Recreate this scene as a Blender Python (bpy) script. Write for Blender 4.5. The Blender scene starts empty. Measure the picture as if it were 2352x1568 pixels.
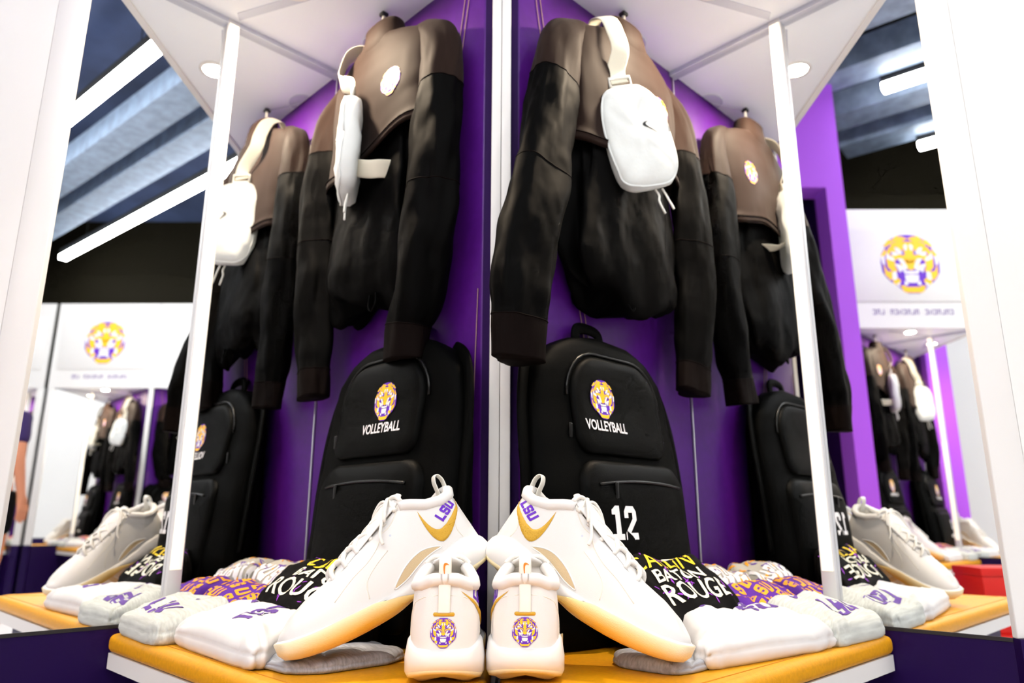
import bpy, bmesh, math, random
from mathutils import Vector, Matrix, Euler, noise, geometry
from mathutils.bvhtree import BVHTree
random.seed(7)
PI = math.pi
scene = bpy.context.scene
COL = scene.collection

# ------------------------------------------------------------------ camera
ZB = 0.46                                   # top of the bench cushions
cam_d = bpy.data.cameras.new('camera')
cam = bpy.data.objects.new('camera', cam_d)
COL.objects.link(cam)
cam.location = (0.0256, 0.0, 0.642)
cam.rotation_euler = (PI/2 + 0.2447, -0.0017, 0.0041)
cam_d.sensor_width = 36.0
cam_d.lens = 1677.0/2352.0*36.0
cam_d.clip_start = 0.02
cam_d.dof.use_dof = True
cam_d.dof.focus_distance = 0.97
cam_d.dof.aperture_fstop = 4.0
scene.camera = cam

# ------------------------------------------------------------------ world, exposure
w = bpy.data.worlds.new('world'); scene.world = w; w.use_nodes = True
w.node_tree.nodes['Background'].inputs[0].default_value = (0.55, 0.62, 0.8, 1)
w.node_tree.nodes['Background'].inputs[1].default_value = 0.02
vs = scene.view_settings
vs.view_transform = 'Standard'; vs.look = 'None'; vs.gamma = 1.0; vs.use_curve_mapping = False
vs.exposure = 0.66
cy = scene.cycles
cy.use_denoising = True
cy.max_bounces = 7; cy.glossy_bounces = 4; cy.diffuse_bounces = 3; cy.transmission_bounces = 2
cy.use_light_tree = False
cy.use_adaptive_sampling = True; cy.adaptive_threshold = 0.03; cy.adaptive_min_samples = 12
cy.sample_clamp_indirect = 6.0
cy.caustics_refractive = False

TUBE_STRENGTH = 30.0
DOWN_POWER = 6.5
POST_STRENGTH = 0.4

# ------------------------------------------------------------------ materials
MATS = {}
def srgb(r, g, b):
    f = lambda c: (c/255/12.92) if c/255 <= 0.04045 else ((c/255+0.055)/1.055)**2.4
    return (f(r), f(g), f(b), 1)

def mat(name, col, rough=0.5, metal=0.0, bump=None, var=None, sheen=0.0, emit=None, spec=0.5, coat=0.0, bdist=0.002, bdet=4):
    """bump=(scale, strength, stretch) noise relief; var=(scale, amount, stretch) colour grain"""
    m = bpy.data.materials.new(name); m.use_nodes = True
    nt = m.node_tree; b = nt.nodes['Principled BSDF']
    b.inputs['Base Color'].default_value = col
    b.inputs['Roughness'].default_value = rough
    b.inputs['Metallic'].default_value = metal
    b.inputs['Specular IOR Level'].default_value = spec
    b.inputs['Sheen Weight'].default_value = sheen
    b.inputs['Coat Weight'].default_value = coat
    tc = None
    if bump or var:
        tc = nt.nodes.new('ShaderNodeTexCoord')
    def noisetex(scale, stretch, detail=4):
        mp = nt.nodes.new('ShaderNodeMapping'); mp.inputs['Scale'].default_value = stretch
        nt.links.new(tc.outputs['Object'], mp.inputs['Vector'])
        n = nt.nodes.new('ShaderNodeTexNoise'); n.inputs['Scale'].default_value = scale
        n.inputs['Detail'].default_value = detail
        nt.links.new(mp.outputs[0], n.inputs['Vector'])
        return n
    if bump:
        n = noisetex(bump[0], bump[2] if len(bump) > 2 else (1, 1, 1), bdet)
        bp = nt.nodes.new('ShaderNodeBump'); bp.inputs['Strength'].default_value = bump[1]
        bp.inputs['Distance'].default_value = bdist
        nt.links.new(n.outputs['Fac'], bp.inputs['Height'])
        nt.links.new(bp.outputs[0], b.inputs['Normal'])
    if var:
        n = noisetex(var[0], var[2] if len(var) > 2 else (1, 1, 1), 6)
        mx = nt.nodes.new('ShaderNodeMix'); mx.data_type = 'RGBA'
        cr = nt.nodes.new('ShaderNodeValToRGB')
        cr.color_ramp.elements[0].position = 0.35; cr.color_ramp.elements[1].position = 0.65
        nt.links.new(n.outputs['Fac'], cr.inputs[0])
        nt.links.new(cr.outputs[0], mx.inputs['Factor'])
        k = var[1]
        mx.inputs['A'].default_value = (col[0]*(1-k), col[1]*(1-k), col[2]*(1-k), 1)
        mx.inputs['B'].default_value = (min(1, col[0]*(1+k)), min(1, col[1]*(1+k)), min(1, col[2]*(1+k)), 1)
        nt.links.new(mx.outputs['Result'], b.inputs['Base Color'])
    if emit:
        b.inputs['Emission Color'].default_value = emit[0]
        b.inputs['Emission Strength'].default_value = emit[1]
    MATS[name] = m
    return m

mat('laminate', (0.80, 0.79, 0.78, 1), 0.4, var=(3, 0.015))
mat('soffit', (0.90, 0.94, 1.0, 1), 0.35)
mat('trim_grey', (0.58, 0.61, 0.70, 1), 0.4, 0.1)
mat('alu', (0.70, 0.70, 0.72, 1), 0.3, 0.9)
mat('alu_white', (0.72, 0.72, 0.74, 1), 0.4, 0.2)
mat('black_edge', (0.01, 0.01, 0.012, 1), 0.4)
mat('purple_pad', (0.072, 0.005, 0.185, 1), 0.40, bump=(420, 0.12), var=(60, 0.06), spec=0.3)
mat('purple_base', (0.012, 0.002, 0.050, 1), 0.4, spec=0.15)
mat('purple_wall', (0.44, 0.10, 0.84, 1), 0.5, spec=0.2)
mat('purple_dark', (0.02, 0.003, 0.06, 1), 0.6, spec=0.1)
mat('thread_tan', (0.32, 0.17, 0.20, 1), 0.7)
mat('gold_vinyl', srgb(226, 158, 10), 0.42, bump=(900, 0.25), var=(180, 0.07), spec=0.4)
mat('gold_thread', srgb(190, 125, 10), 0.7)
mat('mirror', (0.93, 0.95, 0.96, 1), 0.0, 1.0)
mat('led', (0.9, 0.88, 0.8, 1), 0.5, emit=((1.0, 0.88, 0.66, 1), POST_STRENGTH))
mat('lamp', (1, 1, 1, 1), 0.5, emit=((1.0, 0.90, 0.70, 1), 45.0))
mat('tube', (1, 1, 1, 1), 0.5, emit=((1.0, 0.985, 0.95, 1), TUBE_STRENGTH))
mat('garment_brown', (0.0170, 0.0086, 0.0062, 1), 0.65, spec=0.05, bump=(7, 0.55, (1.5, 1.5, 0.8)), sheen=0.05, bdist=0.02, bdet=1.5)
mat('garment_black', (0.0012, 0.0011, 0.0011, 1), 0.6, spec=0.035, bump=(9, 0.8, (1.4, 1.4, 0.9)), bdist=0.02, bdet=1.8)
mat('garment_rib', (0.0045, 0.0025, 0.0022, 1), 0.7, spec=0.04, bump=(300, 0.3, (6, 1, 0.3)))
mat('bag_white', (0.74, 0.77, 0.76, 1), 0.55, bump=(35, 0.55), var=(18, 0.03))
mat('webbing', (0.80, 0.76, 0.62, 1), 0.6, bump=(500, 0.3, (1, 1, 4)))
mat('plastic_white', (0.85, 0.84, 0.78, 1), 0.35)
mat('pack_black', (0.0009, 0.001, 0.0009, 1), 0.6, bump=(800, 0.15), spec=0.04)
mat('pack_panel', (0.0012, 0.0013, 0.0012, 1), 0.5, bump=(600, 0.12), spec=0.05)
mat('zip_black', (0.004, 0.004, 0.004, 1), 0.3, spec=0.25)
mat('logo_purple', srgb(96, 20, 190), 0.6)
mat('logo_yellow', srgb(255, 196, 0), 0.55)
mat('logo_white', (0.86, 0.84, 0.86, 1), 0.6)
mat('print_cream', (0.82, 0.80, 0.66, 1), 0.7)
mat('print_yellow', srgb(250, 215, 30), 0.7)
mat('print_gold', srgb(250, 165, 15), 0.7)
mat('print_purple', srgb(96, 60, 150), 0.7)
mat('print_violet', srgb(150, 50, 200), 0.7)
mat('print_black', (0.01, 0.01, 0.01, 1), 0.6)
mat('swoosh_gold', srgb(206, 160, 40), 0.5, bump=(900, 0.25, (1, 0.15, 1)))
mat('swoosh_orange', srgb(222, 130, 0), 0.5)
mat('shoe_white', (0.76, 0.75, 0.745, 1), 0.5, bump=(1200, 0.10))
mat('shoe_mid', (0.80, 0.79, 0.785, 1), 0.4)
mat('shoe_lining', (0.80, 0.77, 0.70, 1), 0.75)
mat('lace', (0.86, 0.84, 0.80, 1), 0.7, bump=(900, 0.5))
mat('window_mesh', srgb(214, 190, 150), 0.6, bump=(1500, 0.5))
mat('shirt_white', (0.74, 0.73, 0.735, 1), 0.8, bump=(14, 0.5), bdist=0.012, bdet=2)
mat('shirt_heather', (0.56, 0.58, 0.55, 1), 0.85, bump=(14, 0.5), bdist=0.012, bdet=2, var=(120, 0.12, (0.12, 2.5, 1)))
mat('shirt_blue_heather', (0.40, 0.43, 0.50, 1), 0.85, bump=(14, 0.5), bdist=0.012, bdet=2, var=(120, 0.2, (0.12, 2.5, 1)))
mat('shirt_grey', (0.45, 0.42, 0.36, 1), 0.85, bump=(60, 0.3))
mat('shirt_purple', srgb(84, 20, 150), 0.8, bump=(40, 0.4))
mat('shirt_black', (0.0035, 0.003, 0.003, 1), 0.8, spec=0.1, bump=(40, 0.3))
mat('ceiling_deck', (0.042, 0.062, 0.135, 1), 0.7, var=(1.2, 0.6))
mat('galvanised', (0.24, 0.31, 0.42, 1), 0.5, 0.1, var=(14, 0.2))
mat('black_paint', (0.012, 0.012, 0.013, 1), 0.8)
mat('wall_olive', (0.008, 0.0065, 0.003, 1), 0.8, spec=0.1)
mat('carpet', (0.62, 0.62, 0.66, 1), 0.7, bump=(300, 0.1))
mat('box_red', srgb(214, 22, 10), 0.5)
mat('skin', srgb(206, 134, 100), 0.55)
mat('hair', srgb(72, 44, 22), 0.6)
mat('cloth_purple', srgb(46, 24, 84), 0.85)
mat('cloth_black', (0.004, 0.004, 0.005, 1), 0.85, spec=0.1)

# translucent gum outsole: amber under the forefoot, cream at toe and heel (its own colour along the sole)
def gum():
    m = mat('gum', srgb(235, 190, 110), 0.3, bump=(260, 0.25, (1, 1, 5)))
    nt = m.node_tree; b = nt.nodes['Principled BSDF']
    tc = nt.nodes.new('ShaderNodeTexCoord'); sx = nt.nodes.new('ShaderNodeSeparateXYZ')
    nt.links.new(tc.outputs['Object'], sx.inputs[0])
    rx = nt.nodes.new('ShaderNodeValToRGB')
    e = rx.color_ramp.elements
    e[0].position = 0.0; e[0].color = srgb(232, 218, 178)
    e[1].position = 1.0; e[1].color = srgb(238, 226, 196)
    for p, c in ((0.28, (234, 216, 172)), (0.42, (240, 196, 98)), (0.62, (240, 180, 60)), (0.86, (240, 204, 122))):
        q = e.new(p); q.color = srgb(*c)
    mr = nt.nodes.new('ShaderNodeMapRange'); mr.inputs['From Max'].default_value = 0.32
    nt.links.new(sx.outputs['X'], mr.inputs['Value']); nt.links.new(mr.outputs[0], rx.inputs[0])
    mz = nt.nodes.new('ShaderNodeMapRange'); mz.inputs['From Min'].default_value = 0.010; mz.inputs['From Max'].default_value = 0.034
    nt.links.new(sx.outputs['Z'], mz.inputs['Value'])
    mx = nt.nodes.new('ShaderNodeMix'); mx.data_type = 'RGBA'
    nt.links.new(mz.outputs[0], mx.inputs['Factor']); nt.links.new(rx.outputs[0], mx.inputs['A'])
    mx.inputs['B'].default_value = srgb(240, 226, 190)
    nt.links.new(mx.outputs['Result'], b.inputs['Base Color'])
    b.inputs['Subsurface Weight'].default_value = 0.0
    return m
gum()

# ------------------------------------------------------------------ mesh helpers
def link(o, parent=None):
    COL.objects.link(o)
    if parent is not None:
        o.parent = parent
    return o

def mesh_obj(name, verts, faces, m, parent=None, smooth=True, mats=None, fmat=None):
    me = bpy.data.meshes.new(name)
    me.from_pydata([tuple(v) for v in verts], [], faces)
    if mats:
        for k in mats: me.materials.append(MATS[k])
        if fmat:
            me.polygons.foreach_set('material_index', fmat)
    else:
        me.materials.append(MATS[m])
    me.polygons.foreach_set('use_smooth', [smooth]*len(me.polygons))
    me.update()
    return link(bpy.data.objects.new(name, me), parent)

def fix(o):
    bm = bmesh.new(); bm.from_mesh(o.data); bmesh.ops.recalc_face_normals(bm, faces=bm.faces); bm.to_mesh(o.data); bm.free()
    return o

def tag(o, label=None, cat=None, group=None, kind=None):
    if label: o['label'] = label
    if cat: o['category'] = cat
    if group: o['group'] = group
    if kind: o['kind'] = kind
    return o

def thing(name, label, cat, loc=(0, 0, 0), rot=(0, 0, 0), group=None, mtx=None):
    o = bpy.data.objects.new(name, None); o.empty_display_size = 0.05
    link(o)
    if mtx is not None: o.matrix_world = mtx
    else:
        o.location = loc; o.rotation_euler = rot
    return tag(o, label, cat, group)

def copy_tree(o, parent=None, mtx=None):
    c = o.copy(); COL.objects.link(c); c.parent = parent
    if mtx is not None: c.matrix_world = mtx
    for ch in o.children: copy_tree(ch, c)
    return c

def box(name, lo, hi, m, parent=None, bevel=0.0, seg=2):
    bm = bmesh.new(); bmesh.ops.create_cube(bm, size=1.0)
    for v in bm.verts:
        v.co = Vector([(lo[i]+hi[i])/2 + v.co[i]*(hi[i]-lo[i]) for i in range(3)])
    if bevel:
        bmesh.ops.bevel(bm, geom=bm.edges[:], offset=bevel, segments=seg, affect='EDGES', profile=0.5)
    me = bpy.data.meshes.new(name); bm.to_mesh(me); bm.free()
    me.materials.append(MATS[m])
    if bevel:
        me.polygons.foreach_set('use_smooth', [True]*len(me.polygons))
    o = link(bpy.data.objects.new(name, me), parent)
    return o

def prism(name, poly, z0, z1, m, parent=None, bevel=0.0, seg=3):
    """vertical prism over a plan polygon"""
    bm = bmesh.new()
    vs_ = [bm.verts.new((p[0], p[1], z0)) for p in poly]
    f = bm.faces.new(vs_)
    r = bmesh.ops.extrude_face_region(bm, geom=[f])
    for v in r['geom']:
        if isinstance(v, bmesh.types.BMVert): v.co.z = z1
    bmesh.ops.recalc_face_normals(bm, faces=bm.faces)
    if bevel:
        bmesh.ops.bevel(bm, geom=bm.edges[:], offset=bevel, segments=seg, affect='EDGES', profile=0.5)
    me = bpy.data.meshes.new(name); bm.to_mesh(me); bm.free()
    me.materials.append(MATS[m])
    if bevel: me.polygons.foreach_set('use_smooth', [True]*len(me.polygons))
    return link(bpy.data.objects.new(name, me), parent)

def loft(rings, cap0=True, cap1=True):
    n = len(rings[0]); V = []; F = []
    for r in rings: V.extend(Vector(p) for p in r)
    for i in range(len(rings)-1):
        for j in range(n):
            k = (j+1) % n
            F.append((i*n+j, i*n+k, (i+1)*n+k, (i+1)*n+j))
    if cap0: F.append(tuple(range(n-1, -1, -1)))
    if cap1: F.append(tuple((len(rings)-1)*n+j for j in range(n)))
    return V, F

def loft_obj(name, rings, m, parent=None, cap0=True, cap1=True, smooth=True):
    V, F = loft(rings, cap0, cap1)
    return fix(mesh_obj(name, V, F, m, parent, smooth))

def catmull(pts, n, closed=False):
    pts = [Vector(p) for p in pts]; out = []
    N = len(pts); segs = N if closed else N-1
    for i in range(segs):
        if closed: p0, p1, p2, p3 = pts[i-1], pts[i], pts[(i+1) % N], pts[(i+2) % N]
        else: p0, p1, p2, p3 = pts[max(i-1, 0)], pts[i], pts[i+1], pts[min(i+2, N-1)]
        for k in range(n):
            t = k/n
            out.append(0.5*((2*p1)+(-p0+p2)*t+(2*p0-5*p1+4*p2-p3)*t*t+(-p0+3*p1-3*p2+p3)*t**3))
    if not closed: out.append(pts[-1])
    return out

def tube_mesh(pts, rad, sides=8, flat=None, up=Vector((0, 0, 1))):
    """tube along points; rad a number or list; flat = (across, thick) half sizes for a ribbon"""
    pts = [Vector(p) for p in pts]; rings = []
    N = len(pts); prev = None
    for i, p in enumerate(pts):
        t = (pts[min(i+1, N-1)]-pts[max(i-1, 0)])
        if t.length < 1e-9: t = Vector((0, 0, 1))
        t.normalize()
        if prev is None:
            a = up if abs(t.dot(up)) < 0.95 else Vector((1, 0, 0))
            s = t.cross(a).normalized()
        else:
            s = (prev - t*prev.dot(t))
            s = s.normalized() if s.length > 1e-6 else t.cross(up).normalized()
        prev = s
        b = t.cross(s)
        ring = []
        for k in range(sides):
            a = 2*PI*k/sides
            if flat: ring.append(p + s*flat[0]*math.copysign(abs(math.cos(a))**0.5, math.cos(a)) + b*flat[1]*math.sin(a))
            else:
                r = rad[i] if isinstance(rad, (list, tuple)) else rad
                ring.append(p + s*r*math.cos(a) + b*r*math.sin(a))
        rings.append(ring)
    return rings

def tube(name, pts, rad, m, parent=None, sides=8, smooth_n=0, flat=None, up=Vector((0, 0, 1))):
    if smooth_n: pts = catmull(pts, smooth_n)
    return loft_obj(name, tube_mesh(pts, rad, sides, flat, up), m, parent)

def smooth01(a, b, x):
    t = max(0.0, min(1.0, (x-a)/(b-a))); return t*t*(3-2*t)

def interp(tab, x):
    if x <= tab[0][0]: return tab[0][1]
    for (x0, y0), (x1, y1) in zip(tab, tab[1:]):
        if x <= x1:
            t = (x-x0)/(x1-x0); t = t*t*(3-2*t)*0.5+t*0.5
            if isinstance(y0, (tuple, list)): return tuple(a+(b-a)*t for a, b in zip(y0, y1))
            return y0+(y1-y0)*t
    return tab[-1][1]

# ------------------------------------------------------------------ flat print and embroidery
def poly_tris(poly):
    tri = geometry.tessellate_polygon([[Vector((p[0], p[1], 0)) for p in poly]])
    return [[Vector((poly[i][0], poly[i][1])) for i in t] for t in tri]

def bvh_of(o, depth=0):
    return BVHTree.FromPolygons([v.co.copy() for v in o.data.vertices], [tuple(p.vertices) for p in o.data.polygons])

def decal(name, layers, bvh, origin, u, v, n, parent, maxlen=0.004, lift=0.0004, step=0.00025, dome=0.0, reach=0.06, mapper=None):
    """layers: list of (material, [polygons or ('tris', list)]) in metres on the u, v plane; laid on the surface along -n"""
    u, v, n = Vector(u).normalized(), Vector(v).normalized(), Vector(n).normalized()
    O = Vector(origin); V = []; F = []; FM = []; names = []
    for li, (mn, polys) in enumerate(layers):
        if mn not in names: names.append(mn)
        for poly in polys:
            if isinstance(poly, tuple) and poly[0] == 'tris': tris = poly[1]; edge = None
            else: tris = poly_tris(poly); edge = poly
            stack = [tuple(t) for t in tris]; done = []
            while stack:
                a, b, c = stack.pop()
                l = [(b-a).length, (c-b).length, (a-c).length]; k = max(range(3), key=lambda i: l[i])
                if l[k] > maxlen and len(done)+len(stack) < 6000:
                    if k == 0: mdl = (a+b)/2; stack += [(a, mdl, c), (mdl, b, c)]
                    elif k == 1: mdl = (b+c)/2; stack += [(a, b, mdl), (a, mdl, c)]
                    else: mdl = (c+a)/2; stack += [(a, b, mdl), (mdl, b, c)]
                else: done.append((a, b, c))
            cache = {}
            for t in done:
                idx = []
                for p in t:
                    key = (round(p.x, 6), round(p.y, 6))
                    if key not in cache:
                        if mapper:
                            hit, nn = mapper(p.x, p.y)
                        else:
                            s = O + u*p.x + v*p.y + n*reach
                            hit, nn, _, _ = bvh.ray_cast(s, -n, reach*2.5)
                            if hit is None:
                                hit, nn, _, _ = bvh.find_nearest(O + u*p.x + v*p.y)
                            if nn.dot(n) < 0: nn = -nn
                        h = lift+step*li
                        if dome and edge:
                            dm = min((p-geometry.intersect_point_line(p, Vector(edge[i-1][:2]), Vector(edge[i][:2]))[0].to_2d()).length
                                     if 0 <= geometry.intersect_point_line(p, Vector(edge[i-1][:2]), Vector(edge[i][:2]))[1] <= 1
                                     else (p-Vector(edge[i][:2])).length for i in range(len(edge)))
                            h += min(dome, dm*0.6)
                        V.append(hit + nn*h); cache[key] = len(V)-1
                    idx.append(cache[key])
                if len(set(idx)) == 3:
                    a, b, c = (V[i] for i in idx)
                    if not mapper and (b-a).cross(c-a).dot(n) < 0: idx.reverse()
                    F.append(tuple(idx)); FM.append(names.index(mn))
    return mesh_obj(name, V, F, None, parent, True, names, FM)

def T2(polys, sx, sy=None, ox=0, oy=0, shear=0, rot=0):
    sy = sx if sy is None else sy; c, s = math.cos(rot), math.sin(rot); out = []
    for p in polys:
        q = []
        for x, y in p:
            X = (x+shear*y)*sx; Y = y*sy
            q.append((X*c-Y*s+ox, X*s+Y*c+oy))
        out.append(q)
    return out

L_ = [(0, 0), (0, 1), (.27, 1), (.27, .25), (.78, .25), (.78, 0)]
S_ = [(0, .08), (0, .34), (.27, .34), (.27, .22), (.58, .22), (.58, .39), (.12, .39), (0, .5), (0, .9), (.12, 1), (.75, 1), (.85, .9),
      (.85, .66), (.58, .66), (.58, .78), (.27, .78), (.27, .61), (.73, .61), (.85, .5), (.85, .1), (.75, 0), (.1, 0)]
U_ = [(0, 1), (.27, 1), (.27, .22), (.58, .22), (.58, 1), (.85, 1), (.85, .1), (.75, 0), (.1, 0), (0, .1)]
def lsu(h, ox=0, oy=0, rot=0, shear=0.12, widen=1.0):
    g = [L_, [(x+.9, y) for x, y in S_], [(x+1.87, y) for x, y in U_]]
    g = [[(x-1.36, y-.5) for x, y in p] for p in g]
    return T2(g, h*widen, h, ox, oy, shear, rot)
ONE_ = [(.0, 0), (.6, 0), (.6, .17), (.43, .17), (.43, 1), (.22, 1), (.02, .88), (.02, .74), (.19, .74), (.19, .17), (0, .17)]
TWO_ = [(0, 0), (.72, 0), (.72, .2), (.3, .2), (.72, .58), (.72, .84), (.58, 1), (.14, 1), (0, .84), (0, .64), (.24, .64), (.24, .8), (.48, .8), (.48, .62), (0, .2)]
_sw = catmull([(.095, .44), (.035, .31), (.005, .18), (.02, .07), (.09, .005), (.2, .01), (.36, .062), (.62, .185), (1.0, .38)], 6)
_sw2 = catmull([(1.0, .38), (.62, .245), (.38, .17), (.24, .142), (.150, .155), (.095, .22), (.082, .32), (.095, .44)], 6)
SWOOSH = [(p.x, p.y) for p in [Vector((q[0], q[1], 0)) for q in _sw+_sw2[1:-1]]]
def swoosh(wd, ox=0, oy=0, rot=0, flip=False, fat=1.0):
    p = [((-(x-.5) if flip else x-.5), (y-.15)*fat) for x, y in SWOOSH]
    return T2([p], wd, wd, ox, oy, 0, rot)[0]

# tiger head crest, half outlines traced about the middle line, mirrored; unit = crest height
def tiger():
    cx, cyy, H = 728, 810, 874
    def full(half): return half + [(2*cx-x, y) for x, y in reversed(half)]
    sym = lambda polys: [p for q in polys for p in (q, [(2*cx-x, y) for x, y in reversed(q)])]
    base = [full([(728, 372), (610, 382), (520, 425), (480, 450), (380, 540), (408, 560), (345, 660), (320, 780), (330, 930), (385, 1020), (440, 1080), (470, 1085), (545, 1160), (600, 1215), (660, 1242), (728, 1240)])]
    yel = sym([[(395, 540), (470, 468), (497, 468), (482, 512), (455, 505), (425, 538)],
               [(508, 468), (588, 405), (604, 408), (535, 472)],
               [(575, 545), (578, 470), (640, 415), (716, 436), (652, 452), (640, 470), (664, 500), (655, 560), (640, 598), (612, 590)],
               [(494, 570), (520, 508), (562, 494), (548, 530), (522, 575), (536, 632), (502, 612)],
               [(342, 690), (404, 594), (396, 630), (374, 692)],
               [(358, 822), (392, 930), (460, 935), (458, 1005), (430, 1032), (380, 960)],
               [(422, 655), (466, 568), (478, 592), (450, 665)],
               [(412, 728), (440, 735), (502, 790), (500, 860), (528, 912), (480, 908), (428, 850)],
               [(478, 690), (560, 680), (640, 698), (692, 755), (680, 776), (620, 712), (540, 715), (528, 752), (508, 715)],
               [(468, 1042), (520, 1028), (552, 1050), (545, 1076), (512, 1102), (482, 1082)],
               [(600, 800), (648, 862), (606, 845)]])
    yel += [full([(728, 500), (664, 480), (690, 515), (702, 600), (672, 622), (690, 660), (668, 682), (700, 720), (702, 770), (728, 785)]),
            full([(728, 800), (690, 788), (664, 800), (684, 864), (728, 882)]),
            full([(728, 1162), (640, 1164), (600, 1142), (565, 1135), (600, 1195), (640, 1210), (728, 1212)])]
    whi = sym([[(538, 573), (582, 580), (638, 652), (600, 656), (562, 622)],
               [(680, 602), (668, 548), (694, 522), (708, 540), (696, 602)],
               [(492, 640), (540, 640), (584, 666), (530, 682), (500, 672)],
               [(408, 722), (420, 652), (452, 700), (500, 722), (512, 762), (478, 752)],
               [(562, 735), (622, 742), (672, 852), (660, 888), (604, 880), (572, 932), (560, 882), (518, 812), (562, 822), (612, 848), (640, 850), (600, 780)],
               [(338, 700), (376, 700), (372, 822), (348, 800)],
               [(472, 942), (512, 922), (518, 990), (502, 1032), (462, 1036)],
               [(512, 1106), (552, 1078), (536, 1136)],
               [(612, 898), (642, 905), (642, 958)],
               [(622, 1062), (650, 1080), (656, 1112), (618, 1112)]])
    whi += [full([(728, 922), (652, 918), (652, 945), (728, 948)]), full([(728, 975), (638, 978), (646, 1042), (672, 1074), (728, 1074)])]
    N = lambda ps: [[((x-cx)/H, -(y-cyy)/H) for x, y in p] for p in ps]
    return N(base), N(yel), N(whi)
TIGER = tiger()
def inflate(poly, e):
    n = len(poly); A = sum(poly[i-1][0]*poly[i][1]-poly[i][0]*poly[i-1][1] for i in range(n)); sg = 1 if A > 0 else -1; out = []
    for i in range(n):
        p, q, r = Vector(poly[i-1]), Vector(poly[i]), Vector(poly[(i+1) % n])
        a = (q-p).normalized(); b = (r-q).normalized()
        nn = Vector((a.y+b.y, -a.x-b.x))*sg
        nn = nn.normalized() if nn.length > 1e-6 else nn
        out.append((q.x+nn.x*e, q.y+nn.y*e))
    return out
def tiger_layers(h, e=0.0):
    return [('logo_purple', T2(TIGER[0], h)), ('logo_yellow', T2([inflate(p, e*1.1) for p in TIGER[1]], h)), ('logo_white', T2([inflate(p, e*0.6) for p in TIGER[2]], h))]

def text_tris(s, h, shear=0.0, bold=0.0, ox=0, oy=0, align='CENTER', width=None, rot=0):
    cu = bpy.data.curves.new('t', 'FONT'); cu.body = s; cu.size = 1.0; cu.align_x = align; cu.shear = shear; cu.offset = bold
    cu.resolution_u = 3
    o = bpy.data.objects.new('t', cu); COL.objects.link(o)
    dg = bpy.context.evaluated_depsgraph_get(); me = o.evaluated_get(dg).to_mesh()
    me.calc_loop_triangles()
    vv = [v.co.copy() for v in me.vertices]
    xs = [v.x for v in vv]; ys = [v.y for v in vv]
    kx = h/(max(ys)-min(ys)); ky = kx
    if width: kx = width/(max(xs)-min(xs))
    cx_, cy_ = (max(xs)+min(xs))/2, (max(ys)+min(ys))/2
    c, s_ = math.cos(rot), math.sin(rot)
    def q(p):
        X, Y = (p.x-cx_)*kx, (p.y-cy_)*ky
        return Vector((X*c-Y*s_+ox, X*s_+Y*c+oy))
    tris = [tuple(q(vv[i]) for i in t.vertices) for t in me.loop_triangles]
    o.evaluated_get(dg).to_mesh_clear(); bpy.data.objects.remove(o); bpy.data.curves.remove(cu)
    return ('tris', tris)

def flatbvh(p, n, size=3.0):
    n = Vector(n).normalized(); a = n.orthogonal().normalized(); b = n.cross(a); p = Vector(p)
    return BVHTree.FromPolygons([p+a*size+b*size, p-a*size+b*size, p-a*size-b*size, p+a*size-b*size], [(0, 1, 2, 3)])

# ------------------------------------------------------------------ locker bay geometry (metres)
R2 = math.sqrt(0.5)
CX, CY = 0.4107, 1.5850                     # back corner of a niche
WX, WY = 0.0306, 1.2065                     # front end of a purple wall
MX, MY = 0.792, 1.2040                      # front end of a mirror
ZS = 1.716                                  # soffit
ZM = 0.473                                  # lower edge of the mirrors
ZF = 2.43                                   # top of the fascia
OY = CY-CX                                  # where the two wall planes cross the middle line
def wallpt(side, s, d, z=0.0):
    """side -1 left, 1 right; s along the wall from the middle, d out of the wall, z over the bench"""
    return Vector((side*(s+d)*R2, OY+(s-d)*R2, ZB+z))
def wallmtx(side, s, d, z=0.0):
    return Matrix.Translation(wallpt(side, s, d, z)) @ Matrix.Rotation(side*PI/4, 4, 'Z')

SIDEWORD = {-1: 'left', 1: 'right'}
BAY = {-1: [], 1: [], 0: []}                # structure objects of the bay, for the rows across the room
BAYT = {-1: [], 1: [], 0: []}               # things of the bay

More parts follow.
